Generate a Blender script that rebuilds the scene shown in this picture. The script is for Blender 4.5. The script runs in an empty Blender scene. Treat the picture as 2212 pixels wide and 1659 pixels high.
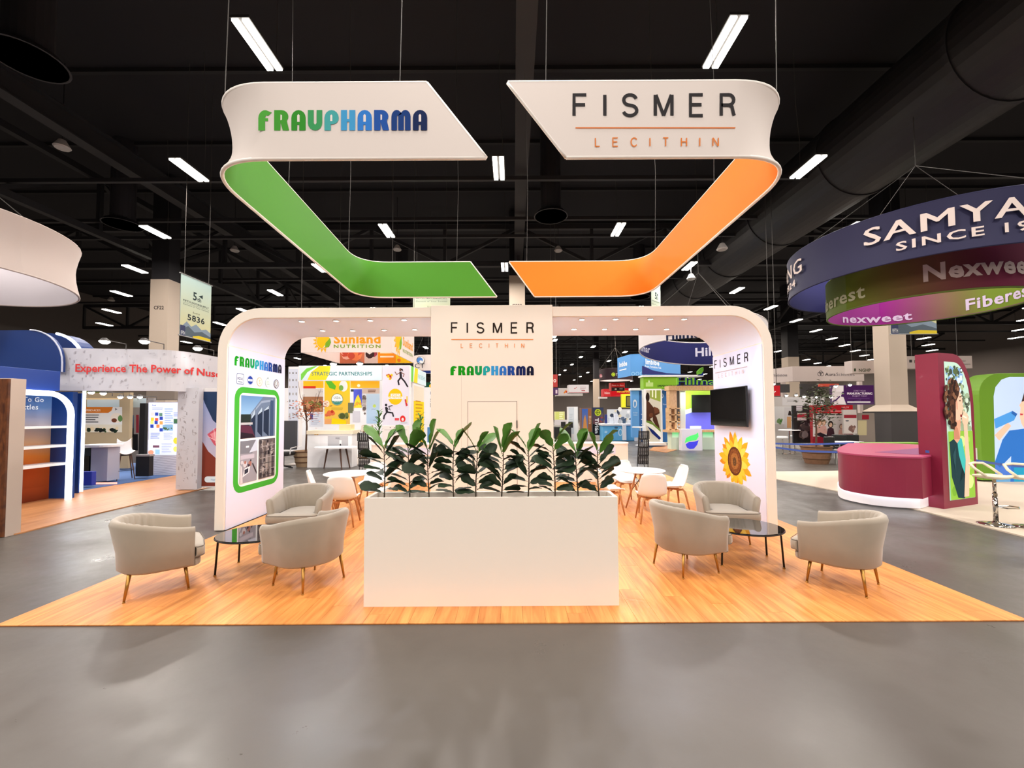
import bpy, math, random
from math import sin, cos, pi, radians, sqrt, atan2
from mathutils import Vector, Matrix
random.seed(7)
scene = bpy.context.scene
COL = scene.collection

# ------------------------------------------------------------------ camera
F, CX, CY = 890.0, 1109.0, 860.5
CAMP = Vector((0, 0, 1.83))
CAMR = Matrix.Rotation(radians(92.1), 3, 'X') @ Matrix.Rotation(radians(-0.3), 3, 'Z')
cam = bpy.data.cameras.new('camera')
cam.sensor_fit = 'HORIZONTAL'; cam.sensor_width = 36
cam.lens = 36 * F / 2212
cam.shift_x = (1106 - CX) / 2212; cam.shift_y = (CY - 829.5) / 2212
cam.clip_start = 0.05; cam.clip_end = 400
camo = bpy.data.objects.new('camera', cam)
camo.matrix_world = Matrix.Translation(CAMP) @ CAMR.to_4x4()
COL.objects.link(camo); scene.camera = camo

# ------------------------------------------------------------------ world, exposure
wd = bpy.data.worlds.new('world'); scene.world = wd; wd.use_nodes = True
wd.node_tree.nodes['Background'].inputs[0].default_value = (0.5, 0.48, 0.5, 1)
wd.node_tree.nodes['Background'].inputs[1].default_value = 0.02
vs = scene.view_settings
vs.view_transform = 'Standard'; vs.look = 'None'; vs.gamma = 1; vs.use_curve_mapping = False
vs.exposure = 0.0
HL = 8.1                       # height of the hall lights above the eye
LAMP_W = 380.0

def ray(px, py):
    return (CAMR @ Vector(((px - CX) / F, -(py - CY) / F, -1))).normalized()
def at(px, py, Y):
    d = ray(px, py); return CAMP + d * (Y / d.y)
def gnd(px, py, z=0.0):
    d = ray(px, py); return CAMP + d * ((z - CAMP.z) / d.z)
def atx(px, py, X):
    d = ray(px, py); return CAMP + d * (X / d.x)

# ------------------------------------------------------------------ helpers
def C(r, g=None, b=None):
    if g is None: r, g, b = r
    def l(c):
        c = c / 255.0
        return c / 12.92 if c <= 0.04045 else ((c + 0.055) / 1.055) ** 2.4
    return (l(r), l(g), l(b), 1.0)

MATS = {}
def mat(name, col=(128, 128, 128), rough=0.6, metal=0.0, em=0.0, trans=0.0, noise=0.0, nscale=8.0, bump=0.0, sheen=0.0, coat=0.0, emcol=None):
    if name in MATS: return MATS[name]
    m = bpy.data.materials.new(name); m.use_nodes = True
    nt = m.node_tree; b = nt.nodes['Principled BSDF']
    c = C(col)
    b.inputs['Base Color'].default_value = c
    b.inputs['Roughness'].default_value = rough
    b.inputs['Metallic'].default_value = metal
    b.inputs['Transmission Weight'].default_value = trans
    b.inputs['Sheen Weight'].default_value = sheen
    b.inputs['Coat Weight'].default_value = coat
    if em:
        b.inputs['Emission Color'].default_value = C(emcol) if emcol else c
        b.inputs['Emission Strength'].default_value = em
    if noise or bump:
        tc = nt.nodes.new('ShaderNodeTexCoord')
        n = nt.nodes.new('ShaderNodeTexNoise'); n.inputs['Scale'].default_value = nscale; n.inputs['Detail'].default_value = 5
        nt.links.new(tc.outputs['Object'], n.inputs['Vector'])
        if noise:
            mx = nt.nodes.new('ShaderNodeMix'); mx.data_type = 'RGBA'
            mx.inputs[6].default_value = tuple(x * (1 - noise) for x in c[:3]) + (1,)
            mx.inputs[7].default_value = tuple(min(1, x * (1 + noise)) for x in c[:3]) + (1,)
            nt.links.new(n.outputs[0], mx.inputs[0]); nt.links.new(mx.outputs[2], b.inputs['Base Color'])
        if bump:
            bp = nt.nodes.new('ShaderNodeBump'); bp.inputs['Strength'].default_value = bump; bp.inputs['Distance'].default_value = 0.01
            nt.links.new(n.outputs[0], bp.inputs['Height']); nt.links.new(bp.outputs[0], b.inputs['Normal'])
    MATS[name] = m
    return m

def print_mat(em):
    name = 'flat_print' if not em else 'lit_print_%02d' % int(em * 10)
    if name in MATS: return MATS[name]
    m = bpy.data.materials.new(name); m.use_nodes = True
    nt = m.node_tree; b = nt.nodes['Principled BSDF']
    a = nt.nodes.new('ShaderNodeAttribute'); a.attribute_name = 'Col'
    nt.links.new(a.outputs['Color'], b.inputs['Base Color'])
    b.inputs['Roughness'].default_value = 0.85
    b.inputs['Specular IOR Level'].default_value = 0.15
    if em:
        nt.links.new(a.outputs['Color'], b.inputs['Emission Color']); b.inputs['Emission Strength'].default_value = em
    MATS[name] = m
    return m

WM = {}
def tag(o, label=None, cat=None, group=None, kind=None):
    if label: o['label'] = label
    if cat: o['category'] = cat
    if group: o['group'] = group
    if kind: o['kind'] = kind
    return o

def thing(name, label, cat, loc=(0, 0, 0), rz=0.0, group=None, kind=None):
    o = bpy.data.objects.new(name, None); COL.objects.link(o)
    o.empty_display_size = 0.1
    o.location = loc; o.rotation_euler = (0, 0, rz)
    WM[o.name] = Matrix.Translation(Vector(loc)) @ Matrix.Rotation(rz, 4, 'Z')
    return tag(o, label, cat, group, kind)

def children(o, tab=None):
    return [c for c in COL.objects if c.parent == o]

KIDS = {}
def copy_tree(o, loc=None, rz=None, label=None, parent=None):
    c = o.copy(); COL.objects.link(c)
    if parent is not None: c.parent = parent
    else:
        if loc is not None: c.location = loc
        if rz is not None: c.rotation_euler = (0, 0, rz)
        WM[c.name] = Matrix.Translation(c.location) @ Matrix.Rotation(c.rotation_euler.z, 4, 'Z')
    if label: c['label'] = label
    for k in KIDS.get(o.name, []):
        copy_tree(k, parent=c)
        KIDS.setdefault(c.name, [])
    return c

class MB:
    def __init__(s): s.v = []; s.f = []; s.m = []; s.c = None
    def add(s, vs, fs, mi=0):
        n = len(s.v); s.v += [Vector(p) for p in vs]
        for f in fs: s.f.append(tuple(i + n for i in f)); s.m.append(mi)
        return s
    def box(s, x0, x1, y0, y1, z0, z1, M=None, mi=0):
        vs = [Vector((x, y, z)) for x in (x0, x1) for y in (y0, y1) for z in (z0, z1)]
        if M is not None: vs = [M @ p for p in vs]
        return s.add(vs, [(0, 1, 3, 2), (4, 6, 7, 5), (0, 4, 5, 1), (2, 3, 7, 6), (0, 2, 6, 4), (1, 5, 7, 3)], mi)
    def hexa(s, b, t, mi=0):      # bottom and top quads (3d points)
        return s.add(list(b) + list(t), [(3, 2, 1, 0), (4, 5, 6, 7)] + [(i, (i + 1) % 4, 4 + (i + 1) % 4, 4 + i) for i in range(4)], mi)
    def prism(s, pts, z0, z1, mi=0, M=None):
        n = len(pts); vs = [Vector((x, y, z0)) for x, y in pts] + [Vector((x, y, z1)) for x, y in pts]
        if M is not None: vs = [M @ p for p in vs]
        return s.add(vs, [tuple(range(n))[::-1], tuple(range(n, 2 * n))] + [(i, (i + 1) % n, n + (i + 1) % n, n + i) for i in range(n)], mi)
    def loops(s, loops, closed=True, cap=(True, True), mi=0):
        n = len(loops[0]); vs = [p for l in loops for p in l]; fs = []
        for j in range(len(loops) - 1):
            for i in range(n if closed else n - 1):
                a, b = j * n + i, j * n + (i + 1) % n
                fs.append((a, b, b + n, a + n))
        if cap[0] and closed: fs.append(tuple(range(n))[::-1])
        if cap[1] and closed: fs.append(tuple(range(len(vs) - n, len(vs))))
        return s.add(vs, fs, mi)
    def cyl(s, p0, p1, r0, r1=None, n=12, mi=0, cap=True):
        if r1 is None: r1 = r0
        p0, p1 = Vector(p0), Vector(p1); d = (p1 - p0).normalized()
        a = d.orthogonal().normalized(); b = d.cross(a)
        L = [[p + (a * cos(2 * pi * i / n) + b * sin(2 * pi * i / n)) * r for i in range(n)] for p, r in ((p0, r0), (p1, r1))]
        return s.loops(L, cap=(cap, cap), mi=mi)
    def tube(s, pts, r, n=6, closed=False, mi=0):
        P = [Vector(p) for p in pts]; L = []; up = None; k = len(P)
        for i, p in enumerate(P):
            d = (P[(i + 1) % k] - P[i - 1]) if closed else (P[min(i + 1, k - 1)] - P[max(i - 1, 0)])
            d.normalize()
            if up is None: up = d.orthogonal().normalized()
            up = (up - d * up.dot(d)).normalized(); b = d.cross(up)
            rr = r[i] if isinstance(r, (list, tuple)) else r
            L.append([p + (up * cos(2 * pi * j / n) + b * sin(2 * pi * j / n)) * rr for j in range(n)])
        if closed:
            L.append(L[0])
        return s.loops(L, cap=(not closed, not closed), mi=mi)
    def lathe(s, prof, c=(0, 0, 0), n=24, mi=0, sx=1, sy=1, cap=(True, True)):
        c = Vector(c)
        L = [[c + Vector((r * sx * cos(2 * pi * i / n), r * sy * sin(2 * pi * i / n), z)) for i in range(n)] for r, z in prof]
        return s.loops(L, cap=cap, mi=mi)
    def grid(s, fn, nu, nv, mi=0):
        vs = [fn(i / nu, j / nv) for j in range(nv + 1) for i in range(nu + 1)]
        fs = [(j * (nu + 1) + i, j * (nu + 1) + i + 1, (j + 1) * (nu + 1) + i + 1, (j + 1) * (nu + 1) + i) for j in range(nv) for i in range(nu)]
        return s.add(vs, fs, mi)
    def build(s, name, mats, parent=None, local=False, smooth=False, bevel=0, label=None, cat=None, group=None, kind=None, solid=0, subd=0, em_cols=None):
        o_name = name
        me = bpy.data.meshes.new(name)
        org = Vector((0, 0, 0)); V = s.v
        if parent is not None and not local and parent.name in WM:
            Mi = WM[parent.name].inverted(); V = [Mi @ p for p in V]
        if parent is None and not local:
            xs = [p.x for p in V]; ys = [p.y for p in V]; zs = [p.z for p in V]
            org = Vector(((min(xs) + max(xs)) / 2, (min(ys) + max(ys)) / 2, min(zs))); V = [p - org for p in V]
        me.from_pydata([tuple(p) for p in V], [], s.f)
        if not isinstance(mats, (list, tuple)): mats = [mats]
        for m in mats: me.materials.append(m)
        if len(mats) > 1: me.polygons.foreach_set('material_index', s.m)
        if smooth: me.polygons.foreach_set('use_smooth', [True] * len(s.f))
        if s.c is not None:
            at_ = me.color_attributes.new('Col', 'FLOAT_COLOR', 'CORNER')
            flat = [x for fc in s.c for cc in fc for x in cc]
            at_.data.foreach_set('color', flat)
        me.update()
        o = bpy.data.objects.new(o_name, me); COL.objects.link(o)
        o.location = org
        if parent is not None:
            o.parent = parent; KIDS.setdefault(parent.name, []).append(o)
            WM[o.name] = WM.get(parent.name, Matrix())
        else: WM[o.name] = Matrix.Translation(org)
        if bevel:
            md = o.modifiers.new('bevel', 'BEVEL'); md.width = bevel; md.segments = 2; md.limit_method = 'ANGLE'; md.angle_limit = radians(50)
        if solid:
            md = o.modifiers.new('solid', 'SOLIDIFY'); md.thickness = solid; md.offset = 0
        if subd:
            md = o.modifiers.new('subd', 'SUBSURF'); md.levels = subd; md.render_levels = subd
        return tag(o, label, cat, group, kind)

def rpoly(x0, y0, x1, y1, r, n=5, corners=(1, 1, 1, 1)):
    pts = []
    for k, (cx, cy, a0, sx, sy) in enumerate(((x1 - r, y0 + r, -90, x1, y0), (x1 - r, y1 - r, 0, x1, y1), (x0 + r, y1 - r, 90, x0, y1), (x0 + r, y0 + r, 180, x0, y0))):
        if corners[k]:
            for i in range(n + 1):
                a = radians(a0 + 90 * i / n); pts.append((cx + r * cos(a), cy + r * sin(a)))
        else: pts.append((sx, sy))
    return pts

# text and prints ---------------------------------------------------
TXT = {}
def tmesh(s, bold=0.0, sp=1.0):
    if bold >= .03: bold, sp = bold * .62, sp + .07
    k = (s, bold, sp)
    if k in TXT: return TXT[k]
    cu = bpy.data.curves.new('txt', 'FONT'); cu.body = s; cu.size = 1; cu.offset = bold; cu.resolution_u = 2; cu.space_character = sp
    ob = bpy.data.objects.new('txt', cu)
    me = bpy.data.meshes.new_from_object(ob)
    vs = [(v.co.x / 0.69, v.co.y / 0.69) for v in me.vertices]; fs = [tuple(p.vertices) for p in me.polygons]
    bpy.data.meshes.remove(me); bpy.data.objects.remove(ob); bpy.data.curves.remove(cu)
    if vs:
        x0 = min(v[0] for v in vs); vs = [(x - x0, y) for x, y in vs]
        w = max(v[0] for v in vs)
    else: w = 0
    TXT[k] = (vs, fs, w); return TXT[k]

def arc(cx, cy, rx, ry, a0, a1, n=8):
    return [(cx + rx * cos(radians(a0 + (a1 - a0) * i / n)), cy + ry * sin(radians(a0 + (a1 - a0) * i / n))) for i in range(n + 1)]
STK = {
 'F': (.62, [[(0, 0), (0, 1), (.62, 1)], [(0, .52), (.56, .52)]]),
 'I': (.0, [[(0, 0), (0, 1)]]),
 'S': (.68, [arc(.34, .75, .32, .25, 15, 270, 12) + arc(.34, .25, .34, .25, 90, -165, 12)[1:]]),
 'M': (.84, [[(0, 0), (0, 1)], [(0.03, 1), (.42, .0)], [(.42, 0), (.81, 1)], [(.84, 1), (.84, 0)]]),
 'E': (.62, [[(.62, 1), (0, 1), (0, 0), (.62, 0)], [(0, .52), (.56, .52)]]),
 'R': (.66, [[(0, 0), (0, 1)] + arc(.38, .75, .25, .25, 90, -90, 8) + [(0, .5)], [(.4, .5), (.54, .42), (.62, .08), (.66, 0)]]),
 'L': (.55, [[(0, 1), (0, 0), (.55, 0)]]),
 'C': (.75, [arc(.42, .5, .4, .5, 38, 322, 14)]),
 'T': (.66, [[(0, 1), (.66, 1)], [(.33, 1), (.33, 0)]]),
 'H': (.66, [[(0, 0), (0, 1)], [(.66, 0), (.66, 1)], [(0, .52), (.66, .52)]]),
 'N': (.68, [[(0, 0), (0, 1)], [(0.02, 1), (.66, 0)], [(.68, 0), (.68, 1)]]),
}
BH = {}   # heavy rounded letters: polygons; third entry = counters in the ground colour
def _bh():
    top = lambda x0, x1, y, r: [(x0, y)] + arc((x0 + x1) / 2, y, (x1 - x0) / 2, r, 180, 0, 8)[1:]
    BH['F'] = (.72, [[(0, 0), (0, .6)] + arc(.36, .6, .36, .4, 180, 60, 6) + [(.72, .88), (.52, .72), (.4, .74), (.36, .6), (.52, .6), (.52, .46), (.36, .46), (.36, 0)]], [])
    BH['R'] = (.8, [[(0, 0), (0, 1), (.4, 1)] + arc(.4, .68, .36, .32, 90, -40, 6) + [(.8, 0), (.46, 0), (.34, .4), (.34, 0)]], [[(.34, .5), (.34, .78), (.42, .76), (.42, .52)]])
    BH['A'] = (.76, [[(0, 0)] + top(0, .76, .62, .38) + [(.76, 0), (.42, 0), (.42, .28), (.31, .28), (.31, 0)]], [[(.31, .42), (.31, .74), (.38, .8), (.44, .74), (.44, .42)]])
    BH['U'] = (.76, [[(0, 1), (0, .36)] + arc(.38, .36, .38, .36, 180, 360, 8) + [(.76, 1), (.46, 1), (.46, .36), (.38, .28), (.31, .36), (.31, 1)]], [])
    BH['P'] = (.76, [[(0, 0)] + top(0, .76, .62, .38) + arc(.42, .6, .34, .3, 0, -90, 5) + [(.34, .3), (.34, 0)]], [[(.31, .46), (.31, .74), (.38, .78), (.42, .72), (.42, .46)]])
    BH['H'] = (.76, [[(0, 0), (0, 1), (.32, 1), (.32, .56), (.44, .56), (.44, 1), (.76, 1), (.76, 0), (.44, 0), (.44, .42), (.32, .42), (.32, 0)]], [])
    BH['M'] = (1.02, [[(0, 0)] + top(0, .56, .66, .34)[:-1] + [(.51, .9)] + top(.46, 1.02, .66, .34)[1:] + [(1.02, 0), (.72, 0), (.72, .72), (.66, .72), (.66, 0), (.36, 0), (.36, .72), (.3, .72), (.3, 0)]], [])
_bh()

FRC = [(76, 158, 60), (66, 148, 50), (52, 138, 44), (60, 148, 90), (70, 160, 160), (66, 150, 200), (50, 120, 200), (34, 80, 158), (24, 58, 120), (18, 36, 80)]
FRD = [(20, 150, 20), (18, 145, 18), (15, 140, 25), (20, 150, 80), (30, 160, 165), (50, 150, 215), (45, 110, 195), (30, 70, 150), (20, 35, 90), (14, 20, 50)]

class Cv:
    def __init__(s, mp, eps=.0003, down=True, lift=0.001):
        s.mp = mp; s.eps = eps; s.off = lift; s.b = MB(); s.b.c = []; s.d = -1 if down else 1; s.gnd = (235, 230, 226); s.du = 0
    def poly(s, pts, col, cols=None, step=True):
        if step: s.off += s.eps
        n = len(s.b.v)
        for u, v in pts:
            p, nn = s.mp(u, v); s.b.v.append(p + nn * s.off)
        s.b.f.append(tuple(range(n, n + len(pts)))); s.b.m.append(0)
        s.b.c.append([C(c) for c in cols] if cols else [C(col)] * len(pts))
        return s
    def rect(s, x0, y0, x1, y1, col, col2=None, n=1, hor=False):
        s.off += s.eps
        for i in range(n):
            a, b = x0 + (x1 - x0) * i / n, x0 + (x1 - x0) * (i + 1) / n
            if col2 is None: cs = None
            elif hor:
                mixc = lambda t: tuple(col[k] + (col2[k] - col[k]) * t for k in range(3))
                cs = [mixc(i / n), mixc((i + 1) / n), mixc((i + 1) / n), mixc(i / n)]
            else: cs = [col, col, col2, col2]
            s.poly([(a, y0), (b, y0), (b, y1), (a, y1)], col, cs, step=False)
        return s
    def rrect(s, x0, y0, x1, y1, r, col): return s.poly(rpoly(min(x0, x1), min(y0, y1), max(x0, x1), max(y0, y1), r), col)
    def ell(s, cx, cy, rx, ry, col, n=18): return s.poly([(cx + rx * cos(2 * pi * i / n), cy + ry * sin(2 * pi * i / n)) for i in range(n)], col)
    def ring(s, cx, cy, rx, ry, w, col, n=22): return s.line([(cx + rx * cos(2 * pi * i / n), cy + ry * sin(2 * pi * i / n)) for i in range(n + 1)], w, col)
    def line(s, pts, w, col):
        s.off += s.eps; L = []; R = []; k = len(pts)
        P = [Vector(p) for p in pts]
        cl = (P[0] - P[-1]).length < 1e-6
        for i, p in enumerate(P):
            a = P[i - 1] if i else (P[-2] if cl else None); b = P[i + 1] if i < k - 1 else (P[1] if cl else None)
            d1 = (p - a).normalized() if a is not None else (b - p).normalized()
            d2 = (b - p).normalized() if b is not None else d1
            n1 = Vector((-d1.y, d1.x)); n2 = Vector((-d2.y, d2.x)); m = (n1 + n2)
            m = m.normalized() if m.length > .2 else n1
            q = w / 2 / max(.8, m.dot(n1))
            L.append(p + m * q); R.append(p - m * q)
        for i in range(k - 1):
            s.poly([L[i], L[i + 1], R[i + 1], R[i]], col, step=False)
        return s
    def text(s, t, x, y, h, col, w=None, al='l', bold=0.0, sp=1.0, vert=False, slant=0):
        if bold and 'M' in t:            # heavy M: three light passes side by side
            kk = h * bold * .9
            for dx in (-kk, kk): s.text(t, x + dx, y, h, col, w, al, 0.0, sp + (.07 if bold >= .03 else 0), vert, slant)
            bold = 0.0
        vsx, fs, tw = tmesh(t, bold, sp)
        if not vsx: return s
        kx = h if w is None else w / tw
        x0 = x - (kx * tw if al == 'r' else kx * tw / 2 if al == 'c' else 0)
        s.off += s.eps; n = len(s.b.v); UV = []
        for a, b in vsx:
            if vert: u, v = x + b * h * (1), y - s.d * a * kx      # reads downwards
            else: u, v = x0 + a * kx + slant * b, y + s.d * b * h
            if s.du: UV.append((u, v)); continue
            p, nn = s.mp(u, v); s.b.v.append(p + nn * s.off)
        if s.du:                       # curved ground: cut the letters into narrow strips that follow it
            for f in fs:
                P = [UV[i] for i in f]; k0 = math.floor(min(p[0] for p in P) / s.du); k1 = math.floor(max(p[0] for p in P) / s.du)
                for k in range(k0, k1 + 1):
                    Q = P
                    for lim, sg in ((k * s.du, 1), ((k + 1) * s.du, -1)):
                        out = []
                        for i, p in enumerate(Q):
                            q = Q[i - 1]; pi_n = (p[0] - lim) * sg >= 0; qi = (q[0] - lim) * sg >= 0
                            if pi_n != qi:
                                t_ = (lim - q[0]) / (p[0] - q[0]); out.append((lim, q[1] + (p[1] - q[1]) * t_))
                            if pi_n: out.append(p)
                        Q = out
                        if len(Q) < 3: break
                    if len(Q) >= 3: s.poly(Q, col, step=False)
            return s
        for f in fs:
            s.b.f.append(tuple(i + n for i in f)); s.b.m.append(0); s.b.c.append([C(col)] * len(f))
        return s
    def strokes(s, t, x0, x1, y, h, th, col):
        ws = [STK[c][0] for c in t]; tot = sum(ws); gap = ((x1 - x0) - tot * h * .95) / (len(t) - 1) if len(t) > 1 else 0
        x = x0
        for c, w in zip(t, ws):
            for pl in STK[c][1]:
                s.line([(x + p[0] * h * .95, y + s.d * p[1] * h) for p in pl], th, col)
            x += w * h * .95 + gap
        return s
    def frau(s, x0, x1, y, h, cols):
        t = 'FRAUPHARMA'; ws = [BH[c][0] for c in t]; g = .12
        k = (x1 - x0) / (sum(ws) + g * 9); x = x0
        for c, w, cc in zip(t, ws, cols):
            s.off += s.eps
            for pl in BH[c][1]: s.poly([(x + p[0] * k, y + s.d * p[1] * h) for p in pl], cc, step=False)
            for pl in BH[c][2]: s.poly([(x + p[0] * k, y + s.d * p[1] * h) for p in pl], s.gnd)
            x += (w + g) * k
        return s
    def blobs(s, x0, y0, x1, y1, n, cols, sz, seed=1, asp=1.0):
        R = random.Random(seed); e0 = s.eps; s.eps = .00004
        for i in range(n):
            z = sz * (.5 + R.random()); z = min(z, abs(x1 - x0) * .49, abs(y1 - y0) * .49 / asp)
            cx = x0 + (x1 - x0 > 0 and 1 or -1) * z + R.random() * ((x1 - x0) - 2 * z * (1 if x1 > x0 else -1))
            cy = y0 + (y1 > y0 and 1 or -1) * z * asp + R.random() * ((y1 - y0) - 2 * z * asp * (1 if y1 > y0 else -1))
            a0 = R.random() * 6
            s.poly([(cx + z * (.75 + .25 * R.random()) * cos(a0 + 2 * pi * j / 9), cy + asp * z * (.75 + .25 * R.random()) * sin(a0 + 2 * pi * j / 9)) for j in range(9)], R.choice(cols))
        s.eps = e0; return s
    def lines(s, x0, y0, x1, y1, n, col, th=.35):          # lines of small copy
        for i in range(n):
            y = y0 + (y1 - y0) * (i + .5) / n; t = abs(y1 - y0) / n * th
            s.rect(x0, y - t / 2, x1 - (x1 - x0) * (.25 if i % 3 == 2 else .05 * (i % 2)), y + t / 2, col)
        return s
    def build(s, name, parent=None, em=0.0, **k):
        return s.b.build(name, print_mat(em), parent, **k)

def pxY(d): return lambda u, v: (at(u, v, d), Vector((0, -1, 0)))
def plane(o, ux, uy, n):
    o, ux, uy, n = Vector(o), Vector(ux), Vector(uy), Vector(n)
    return lambda u, v: (o + ux * u + uy * v, n)
def pxP(o, n):                     # any upright plane, drawn in photo pixels
    o, n = Vector(o), Vector(n).normalized()
    def f(u, v):
        d = ray(u, v); return CAMP + d * ((o - CAMP).dot(n) / d.dot(n)), n
    return f
# ------------------------------------------------------------------ hall lights (area lamps sit in the fixtures)
FX = []
for j in range(-7, 24):
    for i in range(-9, 14):
        if (i + j) % 2 == 0: continue
        X = (i * .63 - .055) * HL; Y = (1.08 + .565 * j) * HL
        if -41 < X < 60 and Y < 108: FX.append((X, Y, i, j))
def lamp(name, loc, power, sx, sy, col, rot=(0, 0, 0), shape='RECTANGLE', spread=None):
    l = bpy.data.lights.new(name, 'AREA'); l.shape = shape; l.size = sx; l.size_y = sy; l.energy = power; l.color = col
    if spread: l.spread = spread
    o = bpy.data.objects.new(name, l); COL.objects.link(o); o.location = loc; o.rotation_euler = rot
    return o
for X, Y, i, j in FX:
    near = abs(X) < 24 and -30 < Y < 34
    if near: lamp('hall_lamp', (X, Y, 1.83 + HL - .06), LAMP_W, .45, 1.2, (1, .92, .85))
    elif Y > 0 and (i + j) % 4 == 1: lamp('hall_lamp', (X, Y, 1.83 + HL - .06), LAMP_W * 1.6, .45, 1.2, (1, .88, .76))

# ------------------------------------------------------------------ hall structure
floor_m = mat('polished_concrete', (84, 79, 74), .3, noise=.22, nscale=.6)
nt = floor_m.node_tree; b_ = nt.nodes['Principled BSDF']
n1 = nt.nodes.new('ShaderNodeTexNoise'); n1.inputs['Scale'].default_value = .9; n1.inputs['Detail'].default_value = 9; n1.inputs['Roughness'].default_value = .7
mr = nt.nodes.new('ShaderNodeMapRange'); mr.inputs[1].default_value = .3; mr.inputs[2].default_value = .7; mr.inputs[3].default_value = .24; mr.inputs[4].default_value = .5
tc = nt.nodes.new('ShaderNodeTexCoord'); nt.links.new(tc.outputs['Object'], n1.inputs['Vector']); nt.links.new(n1.outputs[0], mr.inputs[0]); nt.links.new(mr.outputs[0], b_.inputs['Roughness'])
n2 = nt.nodes.new('ShaderNodeTexNoise'); n2.inputs['Scale'].default_value = 2.5; n2.inputs['Detail'].default_value = 6
bp = nt.nodes.new('ShaderNodeBump'); bp.inputs['Strength'].default_value = .1; bp.inputs['Distance'].default_value = .02
nt.links.new(tc.outputs['Object'], n2.inputs['Vector']); nt.links.new(n2.outputs[0], bp.inputs['Height']); nt.links.new(bp.outputs[0], b_.inputs['Normal'])
MB().box(-44, 62, -36, 112, -.3, 0).build('floor', floor_m, kind='structure', label='polished grey concrete hall floor')
deck = mat('black_deck', (18, 16, 22), .8)
steel = mat('painted_steel', (36, 35, 38), .6)
grey = mat('dark_grey_wall', (92, 84, 80), .8, noise=.05, nscale=.3)
MB().box(-44, 62, -36, 112, 14.4, 14.7).build('ceiling', deck, kind='structure', label='black metal roof deck of the exhibition hall')
MB().box(-44, 62, 112, 112.4, 0, 14.4).build('wall_back', grey, kind='structure')
MB().box(-44.4, -44, -36, 112, 0, 14.4).build('wall_left', grey, kind='structure')
MB().box(62, 62.4, -36, 112, 0, 14.4).build('wall_right', grey, kind='structure')
MB().box(-44, 62, -36.4, -36, 0, 14.4).build('wall_front', grey, kind='structure')
# ribs of the deck and long beams
rb = MB()
for k in range(35): rb.box(-44, 62, -30 + 4.04 * k, -29.85 + 4.04 * k, 14.25, 14.4)
rb.build('deck_rib', mat('rib_black', (26, 25, 28), .7), kind='structure')
Hh = lambda z: z + 1.83
def ibeam(x, w, h, z, y0=-34, y1=110):
    m = MB(); m.box(x - w / 2, x + w / 2, y0, y1, z, z + .05).box(x - w / 2, x + w / 2, y0, y1, z + h - .05, z + h).box(x - .03, x + .03, y0, y1, z + .05, z + h - .05)
    return m
ibeam(.36, .5, .8, Hh(9.3)).build('roof_beam', steel, kind='structure')
ibeam(-15.2, .45, .8, Hh(9.6)).build('roof_beam', steel, kind='structure')
def truss(p0, p1, z0, z1, nb, name='roof_truss', r=.11):
    t = thing(name, None, None, ((p0[0] + p1[0]) / 2, (p0[1] + p1[1]) / 2, z0), kind='structure')
    v0, v1 = Vector((p0[0], p0[1], 0)), Vector((p1[0], p1[1], 0)); d = v1 - v0; nn = Vector((-d.y, d.x, 0)).normalized()
    def bar(a, b, w):
        a, b = Vector(a), Vector(b); dd = (b - a).normalized(); up = nn.cross(dd)
        m = MB(); B = [a + nn * w + up * w, a - nn * w + up * w, a - nn * w - up * w, a + nn * w - up * w]; m.hexa(B, [p + (b - a) for p in B]); return m
    bar(v0 + Vector((0, 0, z0)), v1 + Vector((0, 0, z0)), r * 1.3).build('chord', steel, t)
    bar(v0 + Vector((0, 0, z1)), v1 + Vector((0, 0, z1)), r * 1.3).build('chord', steel, t)
    for k in range(nb):
        a = v0 + d * (k / nb); b2 = v0 + d * ((k + 1) / nb)
        bar(a + Vector((0, 0, z0)), a + Vector((0, 0, z1)), r * .8).build('web', steel, t)
        q = (z0, z1) if k % 2 else (z1, z0)
        bar(a + Vector((0, 0, q[0])), b2 + Vector((0, 0, q[1])), r * .8).build('web', steel, t)
truss((-19.6, -5), (-19.6, 100), Hh(8.6), Hh(11.2), 26)
truss((26, 20), (26, 104), Hh(8.4), Hh(11), 20)
for Y in (24, 41, 58, 75, 92): truss((-43, Y), (61, Y), Hh(8.8), Hh(11), 24)
for k, Y in enumerate((15.7, 19.0, 20.9, 27.5, 33, 47, 53, 65, 80)):
    MB().box(-43, 61, Y - .07, Y + .07, Hh(9.05), Hh(9.2)).build('roof_pipe', steel, kind='structure')
def duct(x, z, r, y0, y1):
    t = thing('air_duct', 'huge round black air duct running along under the roof on the right', 'duct', (x, y0, z - r))
    MB().cyl((x, y0, z), (x, y1, z), r, n=40, cap=True).build('duct_pipe', deck if 0 else mat('duct_black', (30, 28, 30), .5), t, smooth=False)
    for k in range(22):
        y = y0 + 2 + k * 4.6
        if y < y1: MB().cyl((x, y, z), (x, y + .12, z), r + .04, n=40).build('duct_band', steel, t)
duct(12.9, Hh(9.6), 1.55, -10, 38)
dk = mat('vent_black', (38, 36, 40), .55)
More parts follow.
